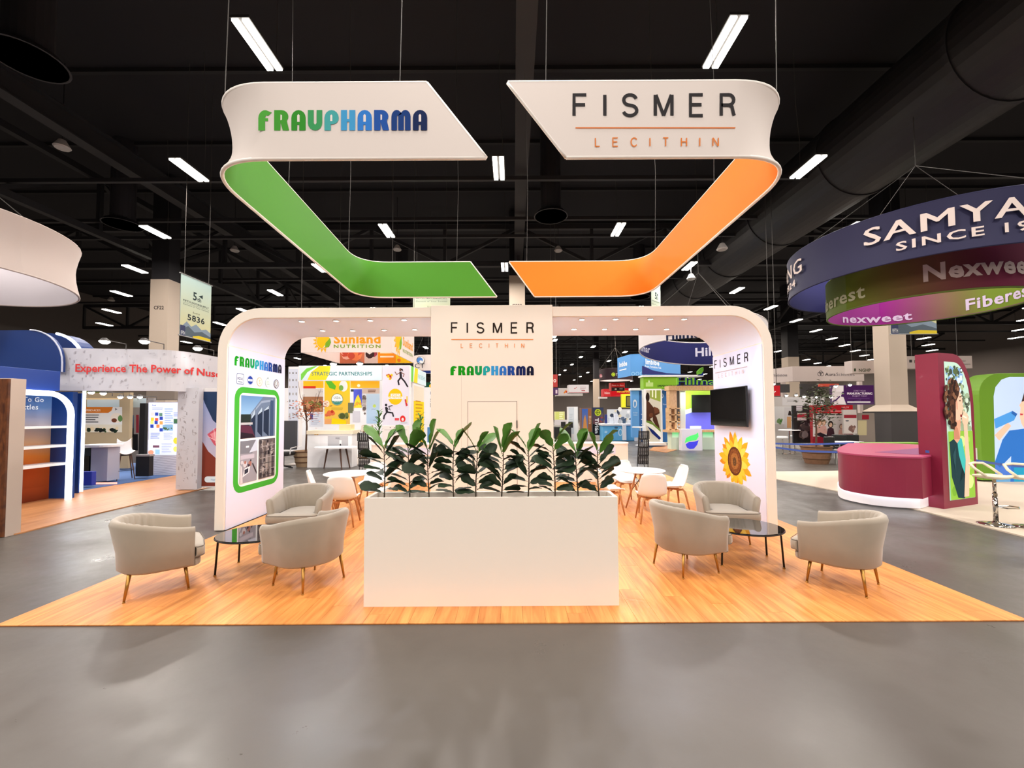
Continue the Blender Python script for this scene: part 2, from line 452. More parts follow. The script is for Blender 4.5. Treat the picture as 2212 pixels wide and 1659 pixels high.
for n_, (px, py) in enumerate(((265, 486), (1190, 468), (1382, 642), (868, 648), (60, 130))):
    p = at(px, py, 1); dirn = ray(px, py); q = CAMP + dirn * (8.7 / dirn.z)
    t = thing('ceiling_diffuser', ('round black air diffuser beside the left roof truss', 'round black air diffuser above the hanging sign beside the centre beam', 'round black diffuser just over the booth roof on the right', 'round black diffuser just over the booth roof on the left', 'round black diffuser high in the upper left corner')[n_], 'air vent', q)
    for k, (r0, r1) in enumerate(((.42, .5), (.3, .36), (.16, .22))):
        MB().lathe([(r1 * 1.5, k * .06), (r0 * 1.5, k * .06 + .16), (r0 * 1.5 - .05, k * .06 + .16), (r1 * 1.5 - .05, k * .06)], q, 28).build('cone', steel if k else dk, t)
    MB().cyl(q + Vector((0, 0, .2)), q + Vector((0, 0, 3.9)), .45, n=20).build('neck', dk, t)
for n_, (px, py) in enumerate(((134, 321), (507, 543), (858, 541), (1206, 543), (1560, 540), (1493, 604), (240, 650))):
    d = ray(px, py); low = n_ in (4, 5); q = CAMP + d * ((7.4 if low else 9.4) / d.z)
    t = thing('ceiling_speaker', 'small round pale ceiling speaker ' + ('left of the big hanging sign', 'above the 5836 banner', 'under the left strip light inside the sign', 'under the right strip light inside the sign', 'right of the orange sign corner', 'over the right booth corner', 'among the left row of lights')[n_], 'speaker', q)
    MB().lathe([(.2, 0), (.24, .05), (.1, .3)], q, 18).build('speaker_bowl', mat('pale_grey', (190, 185, 180), .6), t)
    MB().cyl(q + Vector((0, 0, .3)), q + Vector((0, 0, .64 if low else 3.1)), .015, n=6).build('rod', dk, t)
# columns of the hall
cream = mat('column_paint', (182, 166, 150), .7)
def column(name, x0, x1, y0, y1, ztop, label, txt=None, ty=None, skirt=None):
    t = thing(name, label, 'column', ((x0 + x1) / 2, (y0 + y1) / 2, 0), kind='structure')
    zb = skirt[1] if skirt else 0
    MB().box(x0, x1, y0, y1, zb, ztop).build('shaft', cream, t)
    MB().box(x0 + .02, x1 - .02, y0 + .02, y1 - .02, ztop, 14.35).build('upper_shaft', deck, t)
    if skirt:
        e, z1, z0 = skirt; s = .55 * e
        MB().hexa([(x0 - e, y0 - e, z0), (x1 + e, y0 - e, z0), (x1 + e, y1 + e, z0), (x0 - e, y1 + e, z0)], [(x0, y0, z1), (x1, y0, z1), (x1, y1, z1), (x0, y1, z1)]).build('flare', cream, t)
        MB().box(x0 - e * .93, x1 + e * .93, y0 - e * .93, y1 + e * .93, 0, z0).build('skirt', mat('dark_skirt', (62, 58, 58), .7), t)
    if txt:
        c = Cv(pxY(y0)); c.text(txt, ty[0], ty[1], ty[2], (40, 38, 40), bold=.02, al='c'); c.build('column_number', t)
    return t
p0, p1 = at(324, 650, 21), at(363, 650, 21)
column('hall_column', p0.x, p1.x, 21, 21.75, 8.85, 'tall pale column marked CF22 left of the booth banner', 'CF22', (343, 668, 7))
p0, p1 = at(1100, 650, 25), at(1134, 650, 25)
column('hall_column', p0.x, p1.x, 25, 26, 10.3, 'pale column rising behind the middle tower', 'C522', (1117, 664, 7))
p0, p1 = at(1922, 800, 19.5), at(1960, 800, 19.5)
column('hall_column', p0.x, p1.x, 19.5, 20.35, 8.6, 'thick pale column with flared foot behind the red booth', None, None, (.38, 2.15, 1.83))
p0, p1 = at(1703, 800, 40), at(1727, 800, 40)
column('hall_column', p0.x, p1.x, 40, 41, 7.2, 'distant pale column top above the white fascia band')
p0, p1 = at(1284, 850, 60), at(1295, 850, 60)
column('hall_column', p0.x, p1.x, 60, 61, 6.8, 'distant pale column in the right opening')

# hanging strip lights: (fixture = housing, two tubes, cord)
tube_m = mat('tube_light', (255, 250, 240), .5, em=9)
tube_m.cycles.emission_sampling = 'NONE'
house_m = mat('fixture_steel', (60, 58, 58), .5)
TUBE = MB().box(-.17, -.035, -.62, .62, -.05, 0); HOUSE = MB().box(-.19, .19, -.64, .64, 0, .05)
names = {(1, 0): 'wide', }
proto = thing('strip_light', 'x', 'ceiling light', (0, 0, 0))
for s_ in (-1, 1): MB().box(s_ * .175, s_ * .04, -.62, .62, -.05, 0).build('tube', tube_m, proto, local=True)
MB().box(-.2, .2, -.64, .64, .001, .06).build('housing', house_m, proto, local=True)
MB().tube([(0.1, .5, .06), (.12, .5, 1.2), (.05, .55, 2.6), (0, .5, 4.47)], .008, 5).build('cord', mat('cable_grey', (70, 67, 64), .6), proto, local=True)
small = MB().box(-.2, .2, -.62, .62, -.05, 0).box(-.01, .01, -.01, .01, 0, 4.47, mi=1).build('strip_light', [tube_m, house_m], None, local=True)
nearL = {(-1, 0): 'strip light overhead at the top left, nearest on that side', (1, 0): 'strip light overhead at the top right, cut by the frame', }
first = True; first_s = True
NUM = 'zero nearest second third fourth fifth sixth seventh eighth ninth tenth eleventh twelfth thirteenth fourteenth fifteenth sixteenth seventeenth eighteenth nineteenth twentieth twenty-first twenty-second twenty-third twenty-fourth'.split()
ORD = 'zero first second third fourth fifth sixth seventh eighth ninth tenth eleventh'.split()
def rowlab(i, j):
    if i == 0: return 'strip light under the centre beam in the %s row of lights' % NUM[j + 1]
    k = (abs(i) + 1) // 2 if i % 2 else abs(i) // 2
    return 'strip light in the %s row, %s %s of the centre beam' % (NUM[j + 1], ORD[k], 'left' if i < 0 else 'right')
pos = {(-2, 1): 'strip light left of the white front of the left hanging sign', (0, 1): 'strip light hanging in the gap between the two sign halves', (2, 1): 'strip light right of the white front of the right hanging sign',
       (-3, 2): 'strip light above the CF22 column', (-1, 2): 'strip light seen inside the green sign half', (1, 2): 'strip light seen inside the orange sign half', (3, 2): 'strip light in front of the blue ring sign top edge',
       (-1, 0): 'large strip light at the top left, nearest on that side', (1, 0): 'large strip light at the top right, cut by the frame', (0, 3): 'strip light low between the tips of green and orange', (2, 3): 'strip light just below the orange sign corner',
       (-2, 3): 'strip light hidden behind the green band, left', (-4, 3): 'strip light beside the left white ring sign'}
for X, Y, i, j in FX:
    if Y < 6: continue
    vis = abs(X) < 1.28 * Y
    if not vis: continue
    zt = 1.83 + HL
    if Y < 45:
        o = proto if first else copy_tree(proto)
        first = False
        o.location = (X, Y, zt); WM[o.name] = Matrix.Translation((X, Y, zt))
        o['label'] = pos.get((i, j), rowlab(i, j))
        o['group'] = 'hanging strip lights of the hall'
    else:
        o = small if first_s else small.copy()
        if not first_s: COL.objects.link(o)
        first_s = False
        o.location = (X, Y, zt)
        tag(o, rowlab(i, j), 'ceiling light', 'far strip lights of the hall')
# ------------------------------------------------------------------ our booth: plank floor
BZ = .012
def wood_mat(name, c1, c2, rnd=.5, rough=.42):
    m = bpy.data.materials.new(name); m.use_nodes = True; nt = m.node_tree; b = nt.nodes['Principled BSDF']
    tc = nt.nodes.new('ShaderNodeTexCoord'); mp = nt.nodes.new('ShaderNodeMapping'); mp.inputs['Scale'].default_value = (14, 1.1, 5)
    oi = nt.nodes.new('ShaderNodeObjectInfo')
    ad = nt.nodes.new('ShaderNodeVectorMath'); ad.operation = 'ADD'
    cb = nt.nodes.new('ShaderNodeVectorMath'); cb.operation = 'SCALE'; cb.inputs[0].default_value = (13, 29, 7)
    nt.links.new(oi.outputs['Random'], cb.inputs[3]); nt.links.new(tc.outputs['Object'], mp.inputs['Vector'])
    nt.links.new(mp.outputs[0], ad.inputs[0]); nt.links.new(cb.outputs[0], ad.inputs[1])
    n = nt.nodes.new('ShaderNodeTexNoise'); n.inputs['Scale'].default_value = 1.3; n.inputs['Detail'].default_value = 7; n.inputs['Distortion'].default_value = .8
    nt.links.new(ad.outputs[0], n.inputs['Vector'])
    cr = nt.nodes.new('ShaderNodeValToRGB'); cr.color_ramp.elements[0].position = .3; cr.color_ramp.elements[1].position = .72
    cr.color_ramp.elements[0].color = C(c1); cr.color_ramp.elements[1].color = C(c2)
    nt.links.new(n.outputs[0], cr.inputs[0])
    hv = nt.nodes.new('ShaderNodeHueSaturation'); mr = nt.nodes.new('ShaderNodeMapRange'); mr.inputs[3].default_value = 1 - rnd * .3; mr.inputs[4].default_value = 1 + rnd * .22
    nt.links.new(oi.outputs['Random'], mr.inputs[0]); nt.links.new(mr.outputs[0], hv.inputs['Value']); nt.links.new(cr.outputs[0], hv.inputs['Color'])
    nt.links.new(hv.outputs[0], b.inputs['Base Color']); b.inputs['Roughness'].default_value = rough
    MATS[name] = m; return m
plank_m = wood_mat('warm_plank', (190, 116, 52), (232, 160, 88))
rug = thing('plank_flooring', 'warm orange wood plank floor laid under the booth on the grey hall floor', 'flooring', (0, 3.65, 0))
X0, X1, Y0, Y1, PWD, PL = -4.52, 4.47, 3.65, 12.2, .1998, 1.5
MB().box(X0, X1, Y0, Y1, 0, .004).build('underlay', mat('underlay', (110, 66, 34), .8), rug)
for i in range(45):
    x = X0 + i * PWD; y = Y0 - (((i * 5) % 9) / 9.0) * PL
    while y < Y1 - .01:
        a, b = max(y, Y0), min(y + PL, Y1)
        if b - a > .04: MB().box(x + .0008, x + PWD - .0008, a + .001, b - .001, .004, BZ).build('plank', plank_m, rug)
        y += PL

# ------------------------------------------------------------------ arch with tower
white = mat('booth_white', (236, 226, 214), .6)
whiter = mat('panel_white', (216, 222, 244), .5)
AY0, AY1, AXL, AXR, AT = 6.55, 8.2, -4.72, 4.15, 3.54
TH_ = .15
def upath(x0, x1, zt, r, n=10, z0=BZ):
    return [(x0, z0)] + [(x0 + r + r * cos(radians(a)), zt - r + r * sin(radians(a))) for a in [180 - 90 * i / n for i in range(n + 1)]] + \
           [(x1 - r + r * cos(radians(a)), zt - r + r * sin(radians(a))) for a in [90 - 90 * i / n for i in range(n + 1)]] + [(x1, z0)]
arch = thing('booth_arch', 'wide white arch with rounded shoulders spanning the booth', 'arch', ((AXL + AXR) / 2, AY0, BZ))
o_ = upath(AXL, AXR, AT, .66); i_ = upath(AXL + TH_, AXR - TH_, AT - .16, .5)
m = MB()
L = []
for (a, b) in zip(o_, i_):
    L.append([Vector((a[0], AY0, a[1])), Vector((b[0], AY0, b[1])), Vector((b[0], AY1, b[1])), Vector((a[0], AY1, a[1]))])
m.loops(L)
m.build('arch_frame', white, arch, bevel=.006)
IXL, IXR = AXL + TH_, AXR - TH_
SZ = 2.93
for s_, x, lab in ((1, IXL, 'flat left inner wall panel with prints'), (-1, IXR, 'flat right inner wall panel with prints')):
    MB().box(*sorted((x, x + s_ * .012)), AY0 + .03, AY1, BZ, SZ).build('wall_panel', whiter, arch, bevel=.002)
# upper lining
li = [p for p in upath(IXL + .001, IXR - .001, AT - .161, .5) if p[1] > SZ - .3]
li = [(li[0][0], SZ + .004)] + [p for p in li if p[1] > SZ + .02] + [(li[-1][0], SZ + .004)]
L = [[Vector((x, AY0 + .03, z)), Vector((x, AY1, z))] for x, z in li]
q = MB(); q.loops(L, closed=False, cap=(False, False)); q.build('soffit_lining', mat('lining_cool_tint', (228, 236, 252), .5), arch, smooth=True)  # paler, bluer base colour stands in for cool light against the warm bounce
# downlights
dl_glow = mat('downlight_glow', (255, 250, 245), .4, em=14); dl_glow.cycles.emission_sampling = 'NONE'
spots = [(652, 694), (726, 693), (800, 692), (873, 691), (697, 714), (762, 714), (830, 713), (896, 712),
         (1257, 690), (1330, 689), (1405, 689), (1478, 689), (1240, 711), (1306, 711), (1373, 711), (1440, 711)]
ZS = AT - .165
for k, (px, py) in enumerate(spots):
    p = gnd(px, py, ZS)
    f_ = MB().lathe([(.052, 0), (.056, -.006), (.044, -.008), (.042, -.002)], (p.x, p.y, ZS), 18).build('downlight', white, arch)
    MB().lathe([(.041, -.004), (.0, -.0045)], (p.x, p.y, ZS), 16, cap=(False, False)).build('lens', dl_glow, f_)
    lamp('downlight_lamp', (p.x, p.y, ZS - .02), 9, .09, .09, (.86, .9, 1), shape='DISK')
# tower
TX0, TX1 = -1.31, .63
tower = thing('booth_tower', 'square cream tower in the middle of the arch with logos and a flush door', 'tower', ((TX0 + TX1) / 2, AY0, BZ))
m = MB(); m.box(TX0, TX1, AY0 - .03, AY1 + .02, BZ, AT + .02); m.build('tower_body', white, tower, bevel=.004)
tp = pxY(AY0 - .03)
dx0, dx1, dz = at(1011, 900, AY0 - .03).x, at(1116, 900, AY0 - .03).x, at(1060, 868, AY0 - .03).z
seam = mat('seam_shadow', (120, 104, 92), .8)
MB().box(dx0 - .008, dx1 + .008, AY0 - .032, AY0 - .0305, BZ, dz + .008).build('door_gap', seam, tower)
dr = MB().box(dx0, dx1, AY0 - .04, AY0 - .0325, BZ + .01, dz).build('door', white, tower, bevel=.001, label='flush door outlined in the tower front')
MB().box(dx1 - .004, dx1 + .012, AY0 - .052, AY0 - .0405, 1.6, 1.72).build('hinge', mat('dark_metal', (60, 55, 52), .4, metal=.8), dr)
MB().box(at(996, 850, 6.5).x, at(996.6, 850, 6.5).x, AY0 - .0312, AY0 - .0302, 1.2, 2.45).build('panel_seam', mat('faint_seam', (205, 192, 180), .7), tower)
c = Cv(tp); c.gnd = (236, 226, 214); th = 3.6
c.strokes('FISMER', 975.5, 1152, 719, 21.5, 3.3, (44, 36, 32)); c.rect(975, 732.3, 1152, 734.2, (236, 140, 70))
c.strokes('LECITHIN', 996, 1132, 751, 8.6, 1.3, (232, 150, 90))
c.build('thin_lettering', tower)
c = Cv(tp); c.gnd = (236, 226, 214); c.frau(973, 1153, 810.5, 20, FRD); c.build('heavy_lettering', tower)

# left wall prints
lw = plane((IXL + .012, 0, 0), (0, 1, 0), (0, 0, 1), (1, 0, 0))
c = Cv(lw, down=False); c.gnd = (232, 230, 232)
c.frau(6.71, 8.07, 2.64, .165, FRD); c.build('heavy_lettering', arch)
c = Cv(lw, down=False)
y = 6.86; c.rrect(y - .09, 2.34, y + .09, 2.52, .02, (70, 90, 130)); c.rrect(y - .08, 2.35, y + .08, 2.51, .015, (235, 236, 240)); c.text('FDA', y, 2.41, .05, (40, 60, 110), al='c', bold=.02); c.rect(y - .06, 2.375, y + .06, 2.385, (70, 90, 130))
c.ell(7.12, 2.43, .085, .085, (190, 200, 220)); c.ell(7.12, 2.43, .07, .07, (30, 60, 150)); c.rect(7.06, 2.41, 7.18, 2.45, (235, 238, 245)); c.text('GMP', 7.12, 2.42, .022, (30, 60, 150), al='c')
c.ell(7.38, 2.42, .082, .082, (200, 180, 130)); c.ell(7.38, 2.42, .07, .07, (240, 232, 214)); c.text('S', 7.38, 2.385, .07, (190, 160, 90), al='c')
c.ell(7.63, 2.42, .082, .082, (170, 195, 175)); c.ell(7.63, 2.42, .074, .074, (232, 236, 230)); c.lines(7.58, 2.38, 7.68, 2.46, 3, (150, 185, 155)); c.ell(7.63, 2.51, .015, .015, (150, 170, 150))
c.ell(7.9, 2.42, .085, .085, (36, 44, 60)); c.ell(7.9, 2.42, .073, .073, (236, 236, 238)); c.ell(7.9, 2.42, .062, .062, (36, 44, 60)); c.ell(7.9, 2.42, .052, .052, (236, 236, 238)); c.text('U', 7.9, 2.385, .07, (36, 44, 60), al='c', bold=.02)
c.build('certification_badges', arch)
c = Cv(lw, down=False)
c.rrect(6.73, .53, 8.02, 2.3, .2, (66, 170, 52)); c.rrect(6.85, .63, 7.93, 2.2, .1, (236, 238, 238))
# upper picture: warehouse front under a pale sky
a0, a1, b0, b1 = 6.89, 7.88, 1.43, 2.16
c.rect(a0, b0, a1, b1, (48, 52, 66)); c.rect(a0, 1.83, a1, b1, (140, 180, 214), (96, 140, 186))
c.poly([(7.08, 1.8), (7.5, b1), (a1, b1), (a1, b0), (7.3, b0), (7.08, 1.7)], (104, 122, 146))
c.poly([(7.1, 1.8), (7.45, 2.08), (7.8, 2.12), (7.8, 2.08), (7.45, 2.04), (7.1, 1.77)], (140, 156, 176))
for k in range(3): c.poly([(7.16 + k * .18, b0 + .1), (7.28 + k * .2, b0), (7.28 + k * .2, 1.95 + .03 * k), (7.16 + k * .18, 1.8 + .06 * k)], (30, 44, 66)); c.poly([(7.17 + k * .18, 1.76 + .07 * k), (7.27 + k * .2, 1.84 + .05 * k), (7.27 + k * .2, 1.94 + .03 * k), (7.17 + k * .18, 1.8 + .06 * k)], (170, 190, 205))
c.rect(a0, 1.7, 7.15, 1.84, (34, 44, 40)); c.rect(a0, 1.66, 7.2, 1.7, (180, 180, 182)); c.poly([(a0, b0), (a0, 1.66), (7.16, 1.64), (7.28, b0)], (84, 40, 60)); c.poly([(a0, b0), (a0, 1.54), (7.2, 1.5), (7.28, b0)], (38, 26, 36))
c.rect(7.72, b0, 7.82, 2.1, (56, 78, 110))
# lower left: office
a0, a1, b0, b1 = 6.89, 7.34, .68, 1.39
c.rect(a0, b0, a1, b1, (152, 150, 158)); c.poly([(a0, 1.18), (a0, b1), (a1, b1), (7.2, 1.16)], (118, 120, 128)); c.rect(7.03, 1.27, 7.11, 1.3, (235, 235, 238)); c.poly([(7.12, 1.18), (7.3, b1), (a1, b1), (a1, 1.2)], (196, 204, 218))
c.rect(a0, 1.08, 7.26, 1.15, (186, 180, 190)); c.blobs(a0, .92, 7.2, 1.08, 9, [(70, 64, 100), (60, 50, 60), (200, 196, 200), (160, 110, 100)], .045, 3)
c.poly([(6.95, .78), (7.12, .84), (7.15, .95), (7.0, .92)], (226, 224, 230)); c.poly([(7.0, .82), (7.1, .85), (7.1, .92), (7.0, .9)], (50, 52, 66)); c.poly([(7.2, .98), (7.33, .78), (7.34, .82), (7.22, 1.0)], (60, 54, 60)); c.poly([(a0, b0), (6.96, b0), (6.93, .95), (a0, 1.0)], (208, 204, 208))
# lower right: machinery
a0, a1, b0, b1 = 7.39, 7.88, .68, 1.39
c.rect(a0, b0, a1, b1, (92, 86, 88)); c.blobs(a0, b0, a1, b1, 60, [(60, 56, 60), (130, 124, 124), (170, 164, 160), (40, 36, 40), (110, 100, 96)], .045, 5)
c.rect(7.58, .86, 7.74, 1.1, (140, 134, 130)); 
for k in range(7): c.line([(7.42 + k * .065, b0 + .02), (7.44 + k * .062, 1.2 + .02 * (k % 3))], .012, (186, 180, 178) if k % 2 else (50, 46, 50))
for k in range(6): c.line([(a0 + .02, .75 + k * .1), (a1 - .02, .73 + k * .11)], .01, (170, 165, 165) if k % 2 else (60, 56, 60))
c.build('picture_panel', arch, label='green-framed picture panel with three photographs')

# right wall prints
rw = plane((IXR - .012, 0, 0), (0, -1, 0), (0, 0, 1), (-1, 0, 0))
c = Cv(rw, down=False)
c.strokes('FISMER', -8.13, -6.97, 2.695, .15, .023, (50, 46, 52)); c.rect(-8.1, 2.6, -6.99, 2.612, (190, 170, 170)); c.strokes('LECITHIN', -7.98, -7.1, 2.5, .07, .01, (214, 190, 184))
c.build('thin_lettering', arch)
c = Cv(rw, down=False); R = random.Random(4); c.eps = .00008
fx, fz = -7.47, .96
for ring_, n_, r_, w_, cols in ((0, 17, .56, .13, [(226, 160, 30), (236, 178, 36), (214, 140, 26)]), (1, 15, .46, .12, [(244, 196, 60), (238, 184, 44), (250, 208, 84)])):
    for k in range(n_):
        a = 2 * pi * k / n_ + ring_ * .2 + R.uniform(-.06, .06); rr = r_ * R.uniform(.86, 1.05)
        u, v = (cos(a), sin(a)), (-sin(a), cos(a))
        P = [(fx + u[0] * p * rr + v[0] * q_ * w_, fz + (u[1] * p * rr + v[1] * q_ * w_) * .93) for p, q_ in ((.3, -.3), (.6, -.62), (.85, -.4), (1, 0), (.85, .4), (.6, .62), (.3, .3))]
        c.poly(P, R.choice(cols))
c.ell(fx, fz - .01, .235, .26, (92, 50, 26)); c.ell(fx, fz - .01, .2, .225, (128, 74, 34)); c.ell(fx, fz - .01, .13, .15, (160, 104, 52)); c.ell(fx, fz - .02, .06, .08, (96, 66, 36))
for k in range(60):
    a = k * 2.4; r = .22 * sqrt(k / 60); c.ell(fx + r * cos(a), fz - .01 + r * 1.1 * sin(a), .008, .009, (70, 38, 22) if k % 2 else (176, 120, 60), n=5)
c.build('sunflower_print', arch, label='large yellow sunflower print')
tv = thing('wall_television', 'black flat television hung on the right inner wall above the sunflower', 'television', (3.93, 7.5, 1.58))
MB().box(3.885, 3.92, 6.88, 8.13, 1.58, 2.275).build('tv_body', mat('black_plastic', (14, 14, 16), .35), tv, bevel=.004)
MB().box(3.882, 3.8845, 6.895, 8.115, 1.6, 2.262).build('screen', mat('dark_glass', (8, 10, 12), .06, coat=.5), tv)
MB().box(3.92, IXR - .0125, 7.3, 7.7, 1.75, 2.1).build('wall_mount', mat('dark_metal', (60, 55, 52), .4, metal=.8), tv)

# ------------------------------------------------------------------ planter and figs
pl = thing('planter_box', 'long cream planter box standing at the front of the booth', 'planter', (-.22, 4.1, BZ))
PX0, PX1, PY0, PY1, PT, wl = -1.425, .988, 3.96, 4.28, 1.03, .035
m = MB(); m.box(PX0, PX1, PY0, PY0 + wl, BZ, PT).box(PX0, PX1, PY1 - wl, PY1, BZ, PT).box(PX0, PX0 + wl, PY0 + wl, PY1 - wl, BZ, PT).box(PX1 - wl, PX1, PY0 + wl, PY1 - wl, BZ, PT)
m.build('planter_wall', white, pl)
MB().box(PX0 + wl, PX1 - wl, PY0 + wl, PY1 - wl, PT - .14, PT - .12).build('planter_liner', mat('liner_grey', (150, 148, 142), .8), pl)
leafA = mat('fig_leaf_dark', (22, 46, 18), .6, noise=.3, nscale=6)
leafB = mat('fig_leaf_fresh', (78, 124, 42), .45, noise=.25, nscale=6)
stem_m = mat('fig_stem', (64, 52, 36), .8)
LV = []
for k, (dr_, fo) in enumerate(((.12, .1), (.3, .07), (-.08, .14), (.2, -.03))):
    prof = [(0, .02), (.12, .025), (.2, .13), (.36, .2), (.5, .19), (.68, .3), (.85, .29), (.95, .17), (1, .03)]
    vs, fs = [], []
    for s_, w_ in prof:
        zc = -dr_ * s_ * s_ + .1 * s_
        rp = .015 * sin(s_ * 19 + k)
        w_ *= .86; vs += [Vector((-w_, s_, zc + fo * w_ / .3 + rp)), Vector((-w_ * .5, s_, zc + fo * .35 * w_ / .3 - rp)), Vector((0, s_, zc)), Vector((w_ * .5, s_, zc + fo * .35 * w_ / .3 + rp)), Vector((w_, s_, zc + fo * w_ / .3 - rp))]
    for j in range(len(prof) - 1):
        for i in range(4):
            a = j * 5 + i; fs.append((a, a + 1, a + 6, a + 5))
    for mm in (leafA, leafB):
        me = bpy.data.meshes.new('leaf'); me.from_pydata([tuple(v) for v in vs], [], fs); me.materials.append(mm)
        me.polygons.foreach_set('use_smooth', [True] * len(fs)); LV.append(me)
R = random.Random(11)
order = ['leftmost', 'second', 'third', 'fourth', 'fifth', 'sixth', 'seventh', 'eighth', 'ninth', 'rightmost']
tops = [938, 936, 944, 934, 946, 950, 944, 938, 950, 948]
for k, px in enumerate((829, 883, 926, 981, 1030, 1085, 1140, 1196, 1246, 1293)):
    Yp = 4.1 + R.uniform(-.03, .03); bx = at(px, 1000, Yp).x; base = PT - .12; top = at(px, tops[k] + 26, Yp).z
    t = thing('fiddle_leaf_fig', (order[k] + (' fiddle-leaf fig' if k in (0, 9) else ' fiddle-leaf fig from the left') + ' in the cream planter box'), 'plant', (bx, Yp, base), group='fiddle-leaf figs in the planter')
    pts = [(bx + .012 * sin(3 * q_ + k), Yp + .008 * cos(4 * q_ + k), base + (top - base) * q_) for q_ in [i / 7 for i in range(8)]]
    MB().tube(pts, [.0085 - .0045 * q_ / 7 for q_ in range(8)], 6).build('stem', stem_m, t, smooth=True)
    nl = 18; az = R.uniform(0, 1)
    for q_ in range(nl):
        f = q_ / (nl - 1); z = base + .14 + (top - base - .14) * f ** .95
        side = 0 if q_ % 2 else pi
        a = side + R.gauss(0, .42); el = radians(R.uniform(12, 46)) + .35 * max(0, f - .7)
        if q_ >= nl - 3: a = side + R.uniform(-.5, .5); el = radians(R.uniform(48, 66))
        if f < .2: el *= .8
        Ln = R.uniform(.19, .27) * (1.0 if f > .25 else .85)
        ky = .62 if abs(cos(a)) > .5 else 1
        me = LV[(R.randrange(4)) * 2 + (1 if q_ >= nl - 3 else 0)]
        o = bpy.data.objects.new('leaf', me); COL.objects.link(o); o.parent = t
        roll = R.gauss(0, .55)
        Mx = Matrix.Rotation(a - pi / 2, 4, 'Z') @ Matrix.Rotation(el, 4, 'X') @ Matrix.Rotation(roll, 4, 'Y')
        Ln *= 1.15 if q_ >= nl - 3 else 1
        Mx = Matrix.Translation((0, 0, z - base)) @ Mx @ Matrix.Diagonal((Ln * R.uniform(.85, 1.1), Ln, Ln, 1))
        o.matrix_basis = Mx

# ------------------------------------------------------------------ hanging sign halves
fabric_w = mat('white_fabric', (214, 204, 198), .75)
rim_m = mat('white_rim', (236, 230, 224), .6)
green_m = mat('green_fabric', (68, 142, 14), .7); orange_m = mat('orange_fabric', (246, 128, 4), .7)
ZB, ZT = at(1100, 341, 4.92).z, at(1100, 179, 4.92).z
YBK = gnd(1100, 641, ZB).y
print('ring', ZB, ZT, YBK, at(1100,570,YBK).z)
az = lambda x, y, Y: at(x, y, Y).x
def sign_half(side, xf, xb, yf, yb, ef, eb, name, label, inner, lettering):
    # xf/xb: outer corner x at front/back; ef/eb: (top, bottom) x of the free ends
    t = thing(name, label, 'hanging sign', ((xf + ef[0]) / 2, (yf + yb) / 2, ZB))
    r = .85
    def path(h):
        e0 = ef[1] + (ef[0] - ef[1]) * h; e1 = eb[1] + (eb[0] - eb[1]) * h
        d = Vector((xb - xf, yb - yf)).normalized()
        A = Vector((xf, yf)); B = Vector((xb, yb)); s = side
        P = [(Vector((e0 + (xf - s * r - e0) * i / 6, yf)), 0) for i in range(6)]
        p0 = A - Vector((s * r, 0)); p2 = A + d * r
        for i in range(13):
            q = i / 12; P.append((p0 * (1 - q) ** 2 + A * 2 * q * (1 - q) + p2 * q * q, sin(pi * q)))
        p3 = B - d * r; p5 = B - Vector((s * r, 0))
        for i in range(1, 6): P.append((p2 + (p3 - p2) * i / 6, 0))
        for i in range(13):
            q = i / 12; P.append((p3 * (1 - q) ** 2 + B * 2 * q * (1 - q) + p5 * q * q, sin(pi * q) * .6))
        for i in range(1, 7): P.append((p5 + (Vector((e1, yb)) - p5) * i / 6, 0))
        return P
    N = 10; rows = [path(j / N) for j in range(N + 1)]; n = len(rows[0])
    cen = Vector(((xf + ef[0]) / 2, (yf + yb) / 2))
    def pt(i, j, off):
        p, w = rows[j][i]; a = rows[j][max(i - 1, 0)][0]; b = rows[j][min(i + 1, n - 1)][0]
        d = (b - a).normalized(); nn = Vector((d.y, -d.x)) * (1 if side < 0 else -1)
        nn = -nn
        h = j / N; inset = .15 * w * sin(pi * h) ** .8
        q = p - nn * inset + nn * off
        return Vector((q.x, q.y, ZB + (ZT - ZB) * h))
    for nm, off, mm in (('outer_fabric', .022, fabric_w), ('inner_fabric', -.022, inner)):
        m = MB(); m.grid(lambda a, b: pt(round(a * (n - 1)), round(b * N), off), n - 1, N); m.build(nm, mm, t, smooth=True)
    for j in (0, N): MB().tube([pt(i, j, 0) for i in range(n)], .024, 8).build('rim', rim_m, t, smooth=True)
    for i in (0, n - 1): MB().tube([pt(i, j, 0) for j in range(N + 1)], .024, 8).build('end_pole', rim_m, t, smooth=True)
    for i in (1, 12, 20, 25, n - 2):
        p = pt(i, N, 0)
        MB().tube([p, p + Vector((.04, 0, 2)), p + Vector((-.02, .05, 5.5)), (p.x, p.y, 14.3)], .006, 5).build('hanging_cable', mat('cable_grey'), t)
    c = Cv(pxY(yf - .024)); c.gnd = (222, 212, 206); lettering(c); c.build('lettering', t)
    return t
def letL(c): c.frau(558, 923, 282, 44, FRC)
def letR(c):
    c.strokes('FISMER', 1240, 1586, 250, 45, 7.2, (48, 46, 48)); c.rect(1243, 275.3, 1588, 278, (206, 120, 70)); c.strokes('LECITHIN', 1286, 1551, 316.5, 18, 2.5, (214, 122, 56))
sign_half(-1, az(420, 341, 4.92), az(772, 641, YBK), 4.92, YBK, (az(922, 181, 4.92), az(1050, 340, 4.92)), (az(1016, 570, YBK), az(1073, 641, YBK)), 'ribbon_sign', 'left half of the hanging sign, white outside and green inside, heavy green-blue letters', green_m, letL)
sign_half(1, az(1744, 341, 4.92), az(1397, 641, YBK), 4.92, YBK, (az(1097, 175, 4.92), az(1223, 342, 4.92)), (az(1100, 570, YBK), az(1155, 641, YBK)), 'ribbon_sign', 'right half of the hanging sign, white outside and orange inside, thin black letters', orange_m, letR)

